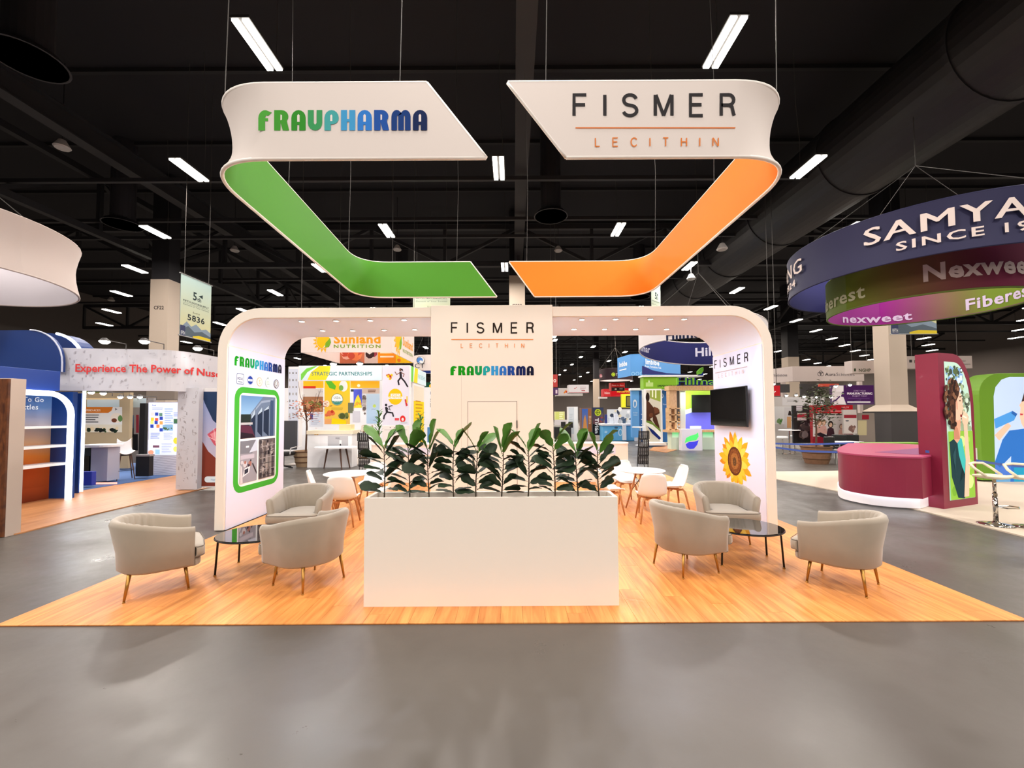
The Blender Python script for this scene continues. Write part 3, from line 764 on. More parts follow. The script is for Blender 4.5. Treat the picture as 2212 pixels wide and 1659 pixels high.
# ------------------------------------------------------------------ furniture
velvet = mat('grey_velvet', (148, 136, 120), .8, sheen=.35, noise=.12, nscale=5, bump=.1)
piping_m = mat('dark_piping', (104, 94, 84), .8)
brass = mat('brass', (176, 132, 66), .32, metal=.85)
def smooth01(x): x = max(0, min(1, x)); return x * x * (3 - 2 * x)
def make_lounge():
    t = thing('tub_armchair', 'x', 'armchair')
    a, bdep, yc, yfr = .37, .34, .0, -.3
    N1, N2 = 8, 44; pl_ = []
    for i in range(N1): pl_.append((Vector((-a, yfr + (yc - yfr) * i / N1)), Vector((-1, 0))))
    for i in range(N2 + 1):
        q = pi - pi * i / N2; p = Vector((a * cos(q), yc + bdep * sin(q))); nn = Vector((cos(q) / a, sin(q) / bdep)).normalized(); pl_.append((p, nn))
    for i in range(N1): pl_.append((Vector((a, yc - (yc - yfr) * (i + 1) / N1)), Vector((1, 0))))
    L = []
    tot = len(pl_)
    for i, (p, nn) in enumerate(pl_):
        w = smooth01((p.y - yfr) / (bdep - yfr)); h = .675 + .115 * w; th = .085; fl = .035 + .03 * w
        g = 0
        j = i - N1
        if 3 <= j <= 15 and j % 3 == 0 or 3 <= (N2 - j) <= 15 and (N2 - j) % 3 == 0: g = .02
        sec = [(-.035, .255), (.0, .285), (.008, .45), (fl, h - .05), (fl - .012, h - .015), (fl - .035, h), (fl - th + .02, h - .005 - g * .3), (fl - th - g, h - .03), (-th + .01 - g, .52), (-th - g * .6, .34), (-th, .27)]
        L.append([Vector((p.x + nn.x * o, p.y + nn.y * o, z)) for o, z in sec])
    m = MB(); m.loops(L); m.build('tub_back', velvet, t, local=True, smooth=True, bevel=.0)
    def outline(hx, yb_, yf, tx, ty):      # T shaped seat outline
        P = [(-hx, yb_ - .12), (-hx + .06, yb_ - .03), (-hx + .16, yb_)] + [(hx - .16, yb_), (hx - .06, yb_ - .03), (hx, yb_ - .12), (hx, ty)]
        P += [(tx, ty - .01), (tx, yf + .06), (tx - .02, yf + .02), (tx - .07, yf), (0, yf - .015), (-tx + .07, yf), (-tx + .02, yf + .02), (-tx, yf + .06), (-tx, ty - .01), (-hx, ty)]
        return P
    def slab(P, z0, z1, r):
        cx, cy = 0, -.05; L = []
        for z, k in ((z0, r), (z0 + r * .4, r * .3), (z0 + r, 0), (z1 - r, 0), (z1 - r * .4, r * .3), (z1, r), (z1 + .008, r + .03)):
            L.append([Vector((x - (k if x > 0 else -k) * (1 if abs(x) > .02 else 0), y - (k if y > cy else -k), z)) for x, y in P])
        return MB().loops(L)
    slab(outline(.27, .25, -.36, .355, -.31), .255, .335, .018).build('seat_base', velvet, t, local=True, smooth=True)
    P = outline(.278, .25, -.395, .385, -.31)
    cu = slab(P, .345, .465, .03).build('seat_cushion', velvet, t, local=True, smooth=True)
    for z in (.458, .36):
        MB().tube([(x * .985, y * .99, z) for x, y in P], .004, 6, closed=True).build('piping', piping_m, cu, local=True, smooth=True)
    for sx in (-1, 1):
        for sy in (-1, 1):
            g = MB(); g.cyl((sx * .235, sy * .225, .265), (sx * .262, sy * .26, .012), .019, .0105, 10); g.lathe([(.012, 0), (.0135, .004), (.012, .012)], (sx * .262, sy * .26, 0), 10); g.build('leg', brass, t, local=True, smooth=True)
    return t
def face(fx, fy): return atan2(fy, fx) + pi / 2
lounges = [(-3.76, 4.41, face(.72, .62), 'grey velvet armchair at the front left corner of the plank floor'),
           (-2.235, 4.56, face(-.88, .47), 'grey velvet armchair between the left coffee table and the planter, back to us'),
           (-3.02, 5.98, face(.02, -1), 'grey velvet armchair behind the left coffee table, facing us'),
           (2.0, 4.89, face(.95, .32), 'grey velvet armchair between the planter and the right coffee table, back to us'),
           (3.48, 4.44, face(-.62, .78), 'grey velvet armchair at the front right corner of the plank floor'),
           (3.02, 6.0, face(-.1, -1), 'grey velvet armchair under the sunflower print, facing us')]
lp = make_lounge()
for k, (x, y, rz, lab) in enumerate(lounges):
    o = lp if k == 0 else copy_tree(lp)
    o.location = (x, y, BZ); o.rotation_euler = (0, 0, rz); o.scale = (.95, .95, .98); o['label'] = lab; o['group'] = 'grey tub armchairs'

blackm = mat('black_metal', (16, 16, 18), .4, metal=.3)
smoke = mat('smoked_glass', (46, 42, 42), .03, trans=.75, coat=.6)
def coffee(x, y, rz, label):
    t = thing('coffee_table', label, 'coffee table', (x, y, BZ), rz, group='oval coffee tables')
    ax, ay, h = .43, .385, .42
    MB().lathe([(.985, h - .008), (1, h - .004), (1, h), (.985, h + .003)], (0, 0, 0), 44, sx=ax, sy=ay).build('glass_top', smoke, t, local=True)
    MB().tube([(ax * .995 * cos(2 * pi * i / 44), ay * .995 * sin(2 * pi * i / 44), h - .012) for i in range(44)], .007, 6, closed=True).build('rim', blackm, t, local=True, smooth=True)
    for k, a in enumerate((35, 145, 215, 325)):
        tx, ty = ax * .93 * cos(radians(a)), ay * .93 * sin(radians(a))
        m = MB(); m.tube([(tx * .55, ty * .55, h - .025), (tx * .93, ty * .93, h - .026), (tx * .985, ty * .985, h - .05), (tx * 1.04, ty * 1.04, .012)], .011, 8); m.build('leg', blackm, t, local=True, smooth=True)
        MB().lathe([(.015, 0), (.016, .006), (.01, .014)], (tx * 1.04, ty * 1.04, 0), 10).build('foot', brass, t, local=True)
coffee(-3.05, 4.95, radians(2), 'oval smoked-glass coffee table among the left armchairs')
coffee(2.83, 5.12, radians(-8), 'oval smoked-glass coffee table among the right armchairs')

shell_m = mat('white_shell', (236, 234, 230), .4)
beech = wood_mat('beech', (176, 116, 70), (204, 146, 96), .1)
def make_dining():
    t = thing('dining_chair', 'x', 'chair')
    prof = [(-.235, .415, .2), (-.215, .435, .215), (-.12, .43, .225), (0, .42, .232), (.1, .425, .235), (.165, .46, .235), (.2, .53, .23), (.225, .63, .222), (.245, .73, .205), (.258, .79, .185), (.262, .825, .13)]
    nv = len(prof) - 1
    def fn(u, v):
        f = v * nv; k = min(int(f), nv - 1); q = f - k; y, z, w = [prof[k][i] * (1 - q) + prof[k + 1][i] * q for i in range(3)]
        uu = (u - .5) * 2; e = abs(uu) ** 2.4
        s = smooth01((y - .02) / .2)
        mid = max(0, 1 - abs(v - .45) * 2.6)
        return Vector((uu * w, y - s * e * (.045 + .06 * mid), z + (1 - s) * e * (.03 + .05 * mid)))
    m = MB(); m.grid(fn, 12, 20); m.build('seat_shell', shell_m, t, local=True, smooth=True, solid=.012)
    MB().lathe([(.9, .0), (1, .012), (.97, .026), (.8, .034)], (0, -.04, .432), 22, sx=.195, sy=.185).build('seat_pad', shell_m, t, local=True, smooth=True)
    m = MB(); m.box(-.15, .15, -.02, .02, .375, .4, Matrix.Rotation(radians(45), 4, 'Z')).box(-.15, .15, -.02, .02, .3755, .4005, Matrix.Rotation(radians(-45), 4, 'Z')); m.box(-.09, .09, -.09, .07, .4, .418); m.build('leg_frame', beech, t, local=True)
    for sx in (-1, 1):
        for sy in (-1, 1):
            MB().tube([(sx * .06, sy * .055, .365), (sx * .13, sy * .125, .395), (sx * .16, sy * .155, .35), (sx * .215, sy * .215, 0)], [.013, .02, .021, .011], 8).build('leg', beech, t, local=True, smooth=True)
    return t
dch = [(-2.82, 6.88, pi + .12, 'white shell chair with its back to us at the left dining table'),
       (-3.42, 7.42, pi / 2 + .35, 'white shell chair on the left side of the left dining table'),
       (-2.82, 8.3, -.05, 'white shell chair facing us behind the left dining table'),
       (-2.3, 7.45, -pi / 2 - .1, 'white shell chair between the left dining table and the planter'),
       (2.3, 6.98, pi - .1, 'white shell chair with its back to us at the right dining table'),
       (3.0, 7.82, -pi / 2 + .05, 'white shell chair on the right side of the right dining table'),
       (2.28, 8.5, .1, 'white shell chair facing us behind the right dining table'),
       (1.72, 7.55, pi / 2 + .15, 'white shell chair between the planter and the right dining table')]
dp = make_dining()
for k, (x, y, rz, lab) in enumerate(dch):
    o = dp if k == 0 else copy_tree(dp)
    o.location = (x, y, BZ); o.rotation_euler = (0, 0, rz); o['label'] = lab; o['group'] = 'white shell dining chairs'
def dining_table(x, y, label):
    t = thing('dining_table', label, 'table', (x, y, BZ), .3, group='round dining tables')
    MB().lathe([(.2, .715), (.4, .72), (.428, .732), (.43, .738), (.425, .743)], (0, 0, 0), 48).build('table_top', shell_m, t, local=True, smooth=False, bevel=0)
    for k in range(4):
        a = radians(45 + 90 * k); c_, s_ = cos(a), sin(a)
        MB().tube([(c_ * .09, s_ * .09, .715), (c_ * .17, s_ * .17, .42), (c_ * .3, s_ * .3, 0)], [.017, .02, .012], 8).build('leg', beech, t, local=True, smooth=True)
    m = MB()
    for k in range(4):
        a, b = radians(45 + 90 * k), radians(135 + 90 * k)
        m.tube([(cos(a) * .11, sin(a) * .11, .62), (cos(b) * .19, sin(b) * .19, .34)], .004, 5); m.tube([(cos(b) * .11, sin(b) * .11, .62), (cos(a) * .19, sin(a) * .19, .34)], .004, 5)
    m.build('wire_brace', blackm, t, local=True)
dining_table(-3.03, 7.6, 'round white dining table left of the tower')
dining_table(2.41, 7.82, 'round white dining table right of the tower')

# white reception counters behind the tower
for s_, xa, xb, lab in ((-1, -3.85, TX0 - .02, 'low white reception counter behind the figs on the left'), (1, TX1 + .02, 3.1, 'low white reception counter with a rounded end behind the figs on the right')):
    t = thing('reception_counter', lab, 'counter', ((xa + xb) / 2, 11.3, BZ))
    r = .3; P = rpoly(xa, 10.95, xb, 11.6, r, 8, corners=(s_ > 0, s_ > 0, s_ < 0, s_ < 0))
    MB().prism(P, BZ, .99).build('counter_body', white, t, bevel=.004)
    cx = (xa + xb) / 2
    MB().prism([(cx + (x - cx) * 1.012, 11.27 + (y - 11.27) * 1.03) for x, y in P], .99, 1.03).build('counter_top', white, t, bevel=.006)
    a = at(1240, 960, 10.9).x if s_ > 0 else -3.0
    MB().box(a, a + 1.1, 10.935, 10.949, .75, .93).build('inset_panel', whiter, t)
# ------------------------------------------------------------------ generic background helpers
def pb(x0, y0, x1, y1, d, th, mb=None):          # upright box whose front face (plane Y=d) spans the given photo area
    ym = (y0 + y1) / 2; xm = (x0 + x1) / 2
    X0_, X1_ = at(x0, ym, d).x, at(x1, ym, d).x; Z0_, Z1_ = at(xm, y1, d).z, at(xm, y0, d).z
    mb = mb or MB(); return mb.box(X0_, X1_, d, d + th, max(Z0_, 0.0), Z1_)
def base(px, py, d): p = at(px, py, d); return (p.x, p.y, 0)
def simple(name, label, cat, mb, m, group=None, **k): return mb.build(name, m, None, label=label, cat=cat, group=group, **k)
def ring_sign(name, label, c, r, z0, z1, mo, mi, waist=0.0, n=56, group=None, cables=True, ztop=14.4):
    t = thing(name, label, 'hanging sign', (c[0], c[1], z0), group=group)
    def pt(i, j, off):
        a = 2 * pi * i / n; h = j / 6; rr = r - waist * sin(pi * h) + off
        return Vector((c[0] + rr * cos(a), c[1] + rr * sin(a), z0 + (z1 - z0) * h))
    for nm, off, mm in (('outer_fabric', .02, mo), ('inner_fabric', -.02, mi)):
        MB().grid(lambda a, b: pt(round(a * n), round(b * 6), off), n, 6).build(nm, mm, t, smooth=True)
    for j in (0, 6): MB().tube([pt(i, j, 0) for i in range(n)], .024, 6, closed=True).build('rim', mo, t, smooth=True)
    if cables:
        for i in (0, n // 4, n // 2, 3 * n // 4):
            p = pt(i, 6, 0); q = Vector((c[0], c[1], z1 + 2.3)); MB().tube([p, q], .009, 5).build('hanging_cable', mat('cable_grey'), t)
        MB().tube([(c[0], c[1], z1 + 2.3), (c[0], c[1], ztop)], .012, 5).build('hanging_cable', mat('cable_grey'), t)
    return t
def cyl_out(c, r, off=0.0):      # u = angle (radians), v = z, seen from outside
    return lambda u, v: (Vector((c[0] + r * cos(u), c[1] + r * sin(u), v)), Vector((cos(u), sin(u), 0)))
def cyl_in(c, r):
    return lambda u, v: (Vector((c[0] + r * cos(-u), c[1] + r * sin(-u), v)), Vector((-cos(u), sin(u), 0)))
def cyl_hit(px, py, c, r, far=False):
    d = ray(px, py); a = d.x ** 2 + d.y ** 2; b = -2 * (d.x * c[0] + d.y * c[1]); q = c[0] ** 2 + c[1] ** 2 - r * r
    D = max(0, b * b - 4 * a * q); s = (-b + (sqrt(D) if far else -sqrt(D))) / (2 * a); p = CAMP + d * s
    return atan2(p.y - c[1], p.x - c[0]), p.z
spot_glow = mat('spot_glow', (255, 252, 246), .4, em=7); spot_glow.cycles.emission_sampling = 'NONE'
armm = mat('arm_grey', (90, 88, 88), .5, metal=.5)
def spotlamp(px, py, d, label, back=(.25, .35, -.1), r=.075, light=0, aim=(radians(-35), 0, 0)):
    p = at(px, py, d); t = thing('arm_spotlight', label, 'spotlight', p, group='arm spotlights on booth walls')
    q = p + Vector(back)
    MB().tube([p + Vector((0, .03, .03)), q + Vector((0, 0, .12)), q], .012, 6).build('arm', armm, t)
    MB().lathe([(r * .9, .0), (r * .8, .03), (r * .4, .07)], p, 14).build('lamp_head', armm, t)
    MB().lathe([(r * .95, .002), (r * .95, -.02), (r * .5, -.06)], p, 14).build('lens', spot_glow, t)
    if light: lamp('spot_lamp', p - Vector((0, 0, .05)), light, .2, .2, (1, .97, .92), rot=aim, shape='DISK')
LG = mat('light_grey_panel', (214, 212, 214), .6); WH = mat('bright_white', (240, 240, 242), .5); BK = mat('matt_black', (14, 14, 16), .5)
NAVY = mat('navy_blue', (14, 52, 118), .5); ROYAL = mat('royal_blue', (14, 58, 142), .5); BEIGE = mat('beige_wall', (176, 156, 124), .7)
led = mat('led_strip', (235, 244, 255), .4, em=3.2)

def banner(o, ux, n, w, h, label, cut=None):
    """hanging show banner: pale top, dark logo, booth number, mountains"""
    o = Vector(o); ux = Vector(ux).normalized(); n = Vector(n)
    t = thing('booth_banner', label, 'banner', o, group='grey-green show banners')
    m = MB(); a = o; b = o + ux * w
    m.hexa([a, b, b - n * .012, a - n * .012], [p + Vector((0, 0, h)) for p in (a, b, b - n * .012, a - n * .012)]); m.build('banner_cloth', mat('banner_cloth', (176, 194, 190), .8), t)
    for z in (0, h): MB().cyl(a + Vector((0, 0, z)) - ux * .05 - n * .006, b + Vector((0, 0, z)) + ux * .05 - n * .006, .02, n=8).build('banner_pole', mat('alu', (150, 150, 150), .4, metal=.6), t)
    for q in (.1, .9): MB().tube([a + ux * w * q + Vector((0, 0, h)), a + ux * w * q + Vector((0, 0, 14.4 - a.z))], .008, 4).build('hanging_cable', mat('cable_grey'), t)
    c = Cv(plane(o, ux, (0, 0, 1), n), down=False)
    c.rect(0, 0, w, h, (196, 190, 140), (166, 192, 190))
    dk_ = (44, 58, 60); c.text('5', w * .38, h * .64, h * .13, dk_, bold=.04); c.text('th', w * .52, h * .635, h * .07, dk_, bold=.03); c.poly([(w * .56, h * .73), (w * .7, h * .77), (w * .7, h * .7)], dk_)
    c.text('FIFTH NUTRISUPPLY', w / 2, h * .565, h * .03, dk_, w=w * .84, al='c', bold=.03); c.rect(w * .07, h * .545, w * .93, h * .548, dk_)
    c.text('Element of Your Success', w / 2, h * .51, h * .025, (90, 104, 100), w=w * .84, al='c')
    c.text('Booth #', w / 2, h * .41, h * .03, (90, 96, 80), al='c'); c.text('5836', w / 2, h * .28, h * .095, (34, 42, 48), w=w * .56, al='c', bold=.03)
    c.poly([(0, h * .12), (w * .2, h * .25), (w * .34, h * .18), (w * .5, h * .24), (w * .68, h * .17), (w * .84, h * .2), (w, h * .15), (w, 0), (0, 0)], (124, 140, 156))
    c.poly([(0, h * .08), (w * .25, h * .18), (w * .45, h * .1), (w * .7, h * .14), (w, h * .08), (w, 0), (0, 0)], (84, 96, 106))
    c.poly([(w * .4, h * .03), (w * .6, h * .06), (w, h * .05), (w, 0), (w * .4, 0)], (206, 184, 50)); c.rect(0, 0, w * .16, h * .17, (60, 66, 96)); c.text('FIFTH', w * .03, h * .02, w * .09, (226, 230, 226), vert=False, w=w * .12)
    c.build('banner_print', t)
    return t
banner((-11.4, 14, 4.57), (0, 1, 0), (1, 0, 0), 1.42, 2.15, 'pale show banner numbered 5836 hanging right of the CF22 column')
p = at(892, 700, 20); banner((p.x, 20, Hh(4.05)), (1, 0, 0), (0, -1, 0), 1.82, 2.8, 'pale show banner partly hidden under the tip of the green sign')
p = at(1408, 700, 22); banner((p.x, 22, Hh(4.5)), (.62, .6, 0), Vector((.6, -.62, 0)).normalized(), 1.05, 2.7, 'narrow show banner seen below the orange sign corner')
p = at(1925, 722, 17); banner((p.x, 17, p.z), (1, 0, 0), (0, -1, 0), 1.9, 2.9, 'show banner mostly hidden by the round purple sign, mountain edge showing')

# ------------------------------------------------------------------ far left: white ring and blue and orange booth
ring_sign('ring_sign', 'plain white ring sign cut by the left edge of the frame', (-13.8, 9.13), 2.81, 5.03, 6.28, mat('ring_white_dimmed', (178, 164, 158), .75), mat('ring_inner', (196, 190, 196), .75), waist=.1)  # greyed outer base colour stands in for dimmer light on a white sign
wood_l = wood_mat('carpet_wood', (178, 120, 74), (204, 146, 98), .2)
gp = [gnd(*q) for q in ((-60, 1172), (46, 1153), (200, 1113), (464, 1051), (475, 1047), (475, 1018), (380, 1028), (172, 1062), (-60, 1095))]
simple('booth_flooring', 'light wood-look flooring strip of the left neighbouring booth', 'flooring', MB().prism([(q.x, q.y) for q in gp], 0, .02), wood_l)
gp = [gnd(*q) for q in ((150, 1066), (172, 1061), (380, 1027), (474, 1017), (474, 990), (150, 1000))]
simple('blue_carpet', 'blue carpet inside the left neighbouring booth', 'carpet', MB().prism([(q.x, q.y) for q in gp], 0, .015), mat('blue_carpet', (70, 100, 150), .9))
bb = thing('portal_booth', 'blue booth with lit shelf alcove at the left edge', 'booth', (-10.5, 8.9, 0))
P = [(-12.4, Hh(.98)), (-10.1, Hh(.98))] + [(-10.1 - .75 + .75 * cos(radians(a)), Hh(1.93) - .75 + .75 * sin(radians(a))) for a in range(0, 91, 10)] + [(-12.4, Hh(1.93))]
MB().loops([[Vector((x, y, z)) for x, z in P] for y in (9.2, 9.26)]).build('canopy', NAVY, bb)
MB().tube([(x, 9.19, z) for x, z in P[1:-1]], .016, 6).build('canopy_edge', mat('edge_silver', (190, 196, 215), .4), bb)
MB().box(-12.4, -10.33, 9.21, 9.25, 0, 2.81).build('back_panel', mat('deep_blue', (10, 56, 124), .5), bb)
MB().box(-10.9, -9.72, 7.5, 8.82, 2.36, 2.78).build('fascia', ROYAL, bb, bevel=.01)
P2 = [(-12.4, Hh(.9)), (-10.95, Hh(.9))] + [(-10.95 - .9 + .9 * cos(radians(a)), Hh(2.12) - .9 + .9 * sin(radians(a))) for a in range(0, 91, 10)] + [(-12.4, Hh(2.12))]
MB().loops([[Vector((x, y, z)) for x, z in P2] for y in (10.5, 10.9)]).build('rear_canopy', NAVY, bb)
MB().tube([(x, 10.49, z) for x, z in P2[5:-2]], .035, 6).build('light_edge', led, bb)
MB().box(-10.32, -10.2, 7.3, 9.1, 0, 2.36).build('rear_wall', LG, bb)
MB().box(-10.2, -9.74, 9.1, 9.2, 0, 2.36).build('side_wall', mat('deep_blue', (10, 56, 124), .5), bb)
c = Cv(pxP((-10.2, 0, 0), (1, 0, 0)))
st = [(838, (44, 96, 168)), (880, (96, 128, 176)), (918, (170, 160, 164)), (955, (208, 164, 128)), (985, (226, 132, 52)), (1010, (190, 86, 34)), (1096, (92, 34, 18))]
for (ya, ca), (yb, cb) in zip(st, st[1:]): c.rect(20, ya, 116, yb, ca, cb)
c.build('gradient_mural', bb)
c = Cv(plane((-10.195, 0, 0), (0, 1, 0), (0, 0, 1), (1, 0, 0)), down=False, lift=.02)
c.text('To Go', 8.54, 2.13, .1, (230, 240, 246), al='l', bold=.03, w=.38); c.text('bottles', 8.4, 1.97, .1, (230, 240, 246), bold=.03, w=.42); c.build('mural_lettering', bb)
for z in (1.6, 1.19, .8): MB().box(-10.2, -9.72, 7.6, 9.1, z - .03, z + .015).build('shelf', WH, bb)
lp_ = [(-9.66, 7.45, 2.3)] + [(-9.66, 9.0 - .45 + .45 * sin(radians(a)), 2.3 - .45 + .45 * cos(radians(a))) for a in range(0, 91, 10)] + [(-9.66, 9.0, .02)]
MB().tube(lp_, .055, 8).build('light_arch', led, bb)
pb(175, 838, 181, 1062, 9.7, .02).build('light_post', led, bb)
MB().box(at(166, 900, 9.7).x, at(174.5, 900, 9.7).x, 9.7, 9.72, .02, 2.36).build('door_jamb', mat('deep_blue'), bb)
pi_ = thing('end_pillar', 'beige end pillar with brown wooden side at the left edge', 'pillar', base(30, 1000, 6.3))
MB().box(-9.0, at(17, 1000, 6.3).x, 6.3, 6.5, 0, 2.41).build('pillar_body', mat('pillar_beige', (196, 178, 166), .7), pi_, bevel=.004)
MB().box(-8.99, at(16.5, 1000, 6.3).x, 6.27, 6.299, 0.01, 2.4).build('wood_side', wood_mat('dark_wood', (70, 34, 18), (120, 68, 34), .2), pi_)
# curved header
hp = mat('doodle_panel', (196, 196, 204), .6, noise=.05, nscale=2)
def hd(px):
    if px < 340: return 9.3 + (px - 130) / 210 * .3
    q = (px - 340) / 140; return 9.6 + .35 * q + 1.15 * q * q
hb = thing('curved_header', 'curved pale header lettered Experience The Power over the left booth', 'booth header', base(300, 900, 9.6))
pxs = list(range(130, 341, 35)) + list(range(350, 520, 10)); L = []
for px in pxs:
    p = at(px, 800, hd(px)); L.append([Vector((p.x, p.y, 2.4)), Vector((p.x, p.y, 3.37)), Vector((p.x, p.y + .14, 3.37)), Vector((p.x, p.y + .14, 2.4))])
MB().loops(L).build('header_band', hp, hb)
def hmap(u, v):
    p = at(u, 800, hd(u)); return Vector((p.x, p.y, v)), Vector((.15, -1, 0)).normalized()
c = Cv(hmap, down=False, lift=.008); R = random.Random(3)
def doodle(c, x, y, s, sy, col=(172, 170, 178)):
    k = R.randrange(4) if sy > 1 else R.randrange(1, 4)
    if k == 0: c.ring(x, y, s * .5, sy * .5, s * .1, col, 8)
    elif k == 1: c.poly([(x - s * .4, y - sy * .3), (x + s * .1, y - sy * .4), (x + s * .4, y + sy * .4), (x - s * .1, y + sy * .2)], col)
    elif k == 2: c.poly([(x - s * .5, y), (x + s * .5, y + sy * .12), (x + s * .4, y + sy * .3)], col)
    else: c.poly([(x - s * .1, y - sy * .5), (x + s * .1, y - sy * .5), (x + s * .15, y + sy * .5), (x - s * .2, y + sy * .4)], col)
c.eps = .00005
for k in range(110): doodle(c, R.uniform(135, 500), R.uniform(2.45, 3.32), R.uniform(3, 8), R.uniform(.03, .09))
c.build('doodle_print', hb, kind='stuff'); c = Cv(hmap, down=False, lift=.04); c.du = 4
c.text('Experience The Power of Nusc', 166, 2.83, .172, (206, 62, 62), w=312, bold=.022); c.build('header_lettering', hb)
t = thing('clad_pillar', 'pale patterned pillar holding up the curved header', 'pillar', base(407, 1057, 10)); pb(382, 838, 428, 1057, 10, .14).build('pillar_body', hp, t)
c = Cv(pxY(10)); c.eps = .00005
for k in range(70): doodle(c, R.uniform(385, 425), R.uniform(848, 1052), R.uniform(3, 9), R.uniform(3, 9), (164, 160, 164))
c.build('doodle_print', t, kind='stuff')
t = thing('mural_panel', 'rust and blue mural panel just left of the booth arch', 'wall panel', base(455, 1055, 10.15)); pb(433.5, 838, 540, 1053, 10.15, .1).build('panel_board', LG, t)
c = Cv(pxY(10.15)); c.rect(434, 846, 540, 1050, (128, 152, 204), (222, 204, 216)); c.poly([(434, 846), (540, 846), (540, 940), (492, 935), (460, 908), (442, 870)], (38, 58, 92))
c.poly([(434, 948), (450, 975), (478, 1000), (540, 1015), (540, 1050), (434, 1050)], (132, 60, 46)); c.poly([(448, 938), (470, 922), (500, 930), (490, 985), (462, 960)], (206, 92, 110)); c.poly([(454, 938), (470, 930), (480, 950), (462, 952)], (232, 150, 160)); c.line([(462, 925), (466, 958)], 1.2, (245, 200, 205)); c.line([(449, 943), (480, 958)], 1.2, (245, 200, 205))
c.rrect(442, 1029, 492, 1042, 6, (226, 238, 246)); c.text('Night', 456, 1038, 4, (120, 150, 190)); c.build('mural_print', t)
# things inside the left booth
t = thing('service_counter', 'white curved service counter inside the left booth', 'counter', base(225, 1040, 11.2)); pb(196, 967, 232, 1039, 11.2, .35).build('counter_body', mat('lilac_grey', (176, 178, 196), .6), t)
q0, q1 = at(165, 962, 11.1), at(236, 962, 11.1); MB().prism(rpoly(q0.x, 11.05, q1.x, 11.7, .3, 6), .98, 1.04).build('counter_top', WH, t); q0, q1 = at(206, 1042, 10.9), at(250, 1042, 10.9); MB().box(q0.x, q1.x, 10.9, 10.94, .03, .07).build('floor_light', mat('pink_led', (255, 150, 130), .4, em=2), t)
t = thing('dark_cabinet', 'dark open cabinet under the service counter in the left booth', 'cabinet', base(190, 1020, 11.3)); pb(160, 968, 196, 1036, 11.3, .2).build('cabinet_body', mat('dark_teal', (28, 40, 44), .5), t); pb(170, 985, 192, 1030, 11.28, .02).build('cabinet_door', mat('dark_glass'), t)
simple('storage_bin', 'bright blue storage bin beside the light post in the left booth', 'bin', pb(172, 1019, 198, 1049, 10.5, .12), mat('bin_blue', (34, 52, 160), .6), bevel=.015)
def shell_stool(px, py, d, rz, lab):
    t = thing('bar_stool', lab, 'stool', (at(px, py, d).x, d, .015), rz)
    MB().grid(lambda u, v: Vector(((u - .5) * .37 * (1 - .2 * v), -.17 + .34 * min(1, v * 1.6) + .03 * v, .72 + .1 * abs(2 * u - 1) ** 2 + .34 * smooth01((v - .5) * 2))), 8, 12).build('seat_shell', WH, t, local=True, smooth=True, solid=.015)
    MB().box(-.12, .12, -.12, .12, .68, .72).build('seat_plate', BK, t, local=True)
    for sx in (-1, 1):
        for sy in (-1, 1): MB().tube([(sx * .11, sy * .11, .7), (sx * .19, sy * .19, 0)], [.016, .011], 6).build('leg', mat('walnut', (84, 54, 40), .5), t, local=True)
    MB().tube([(sx * .175, sy * .175, .27) for sx, sy in ((-1, -1), (1, -1), (1, 1), (-1, 1))], .008, 5, closed=True).build('footrest', blackm, t, local=True)
shell_stool(270, 1000, 11.75, .9, 'white shell bar stool with dark wooden legs in the left booth')
t = thing('beige_partition', 'beige partition wall with an orange amino acids poster in the left booth', 'wall panel', base(230, 1000, 14)); pb(150, 848, 279, 1012, 14, .12).build('partition_board', BEIGE, t)
c = Cv(pxY(14)); c.rect(184, 843, 233, 849, (110, 120, 60)); c.rect(188, 862, 258, 879, (214, 226, 230), (190, 208, 214)); c.rect(184, 860, 262, 863, (250, 222, 170)); c.rect(182, 879, 264, 917, (226, 224, 222))
c.poly([(182, 879), (244, 879), (241, 887), (234, 892), (182, 892)], (208, 118, 40)); c.text('AMINO ACIDS', 183, 888.5, 4.6, (250, 236, 220), w=34, bold=.03); c.poly([(249, 881), (254, 884), (249, 887)], (120, 120, 120)); c.lines(184, 894, 214, 914, 4, (90, 90, 96), .4)
c.ell(252, 903, 13, 11, (236, 222, 206)); c.ell(247, 908, 6, 4.5, (110, 60, 40)); c.ell(260, 904, 5, 7, (92, 132, 76)); c.rect(182, 917, 264, 934, (222, 214, 196)); c.blobs(182, 921, 262, 936, 26, [(28, 44, 30), (60, 84, 50), (20, 26, 24), (226, 206, 170)], 4, 9); c.build('partition_poster', t)
t = thing('rear_partition', 'white partition with a blue evaluate board in the left booth', 'wall panel', base(298, 1000, 14.5)); pb(279.5, 860, 330, 1000, 14.5, .1).build('partition_board', mat('mid_grey', (150, 146, 146), .7), t)
c = Cv(pxY(14.5)); c.rect(280, 860, 316, 880, (206, 226, 236), (180, 200, 210)); c.rect(279.5, 897, 289, 925, (70, 110, 160), (50, 80, 120)); c.rect(279, 925, 289, 945, (22, 34, 50)); c.rect(294, 896, 300, 935, (150, 50, 66)); c.text('EVALUATE', 281, 902, 4.6, (236, 240, 244), vert=True); c.rect(287, 938, 298, 973, (24, 26, 32)); c.build('partition_print', t)
simple('tall_kiosk', 'tall narrow black kiosk behind the waste bin in the left booth', 'kiosk', pb(300, 871, 312, 1028, 12.6, .1), BK)
t = thing('waste_bin', 'squat black bin with a grey lid in front of the tall kiosk', 'bin', base(311, 1030, 11.95)); pb(293, 986, 322, 1029, 11.95, .14).build('bin_body', BK, t); pb(292, 982, 323, 986, 11.93, .17).build('bin_lid', mat('mid_grey'), t)
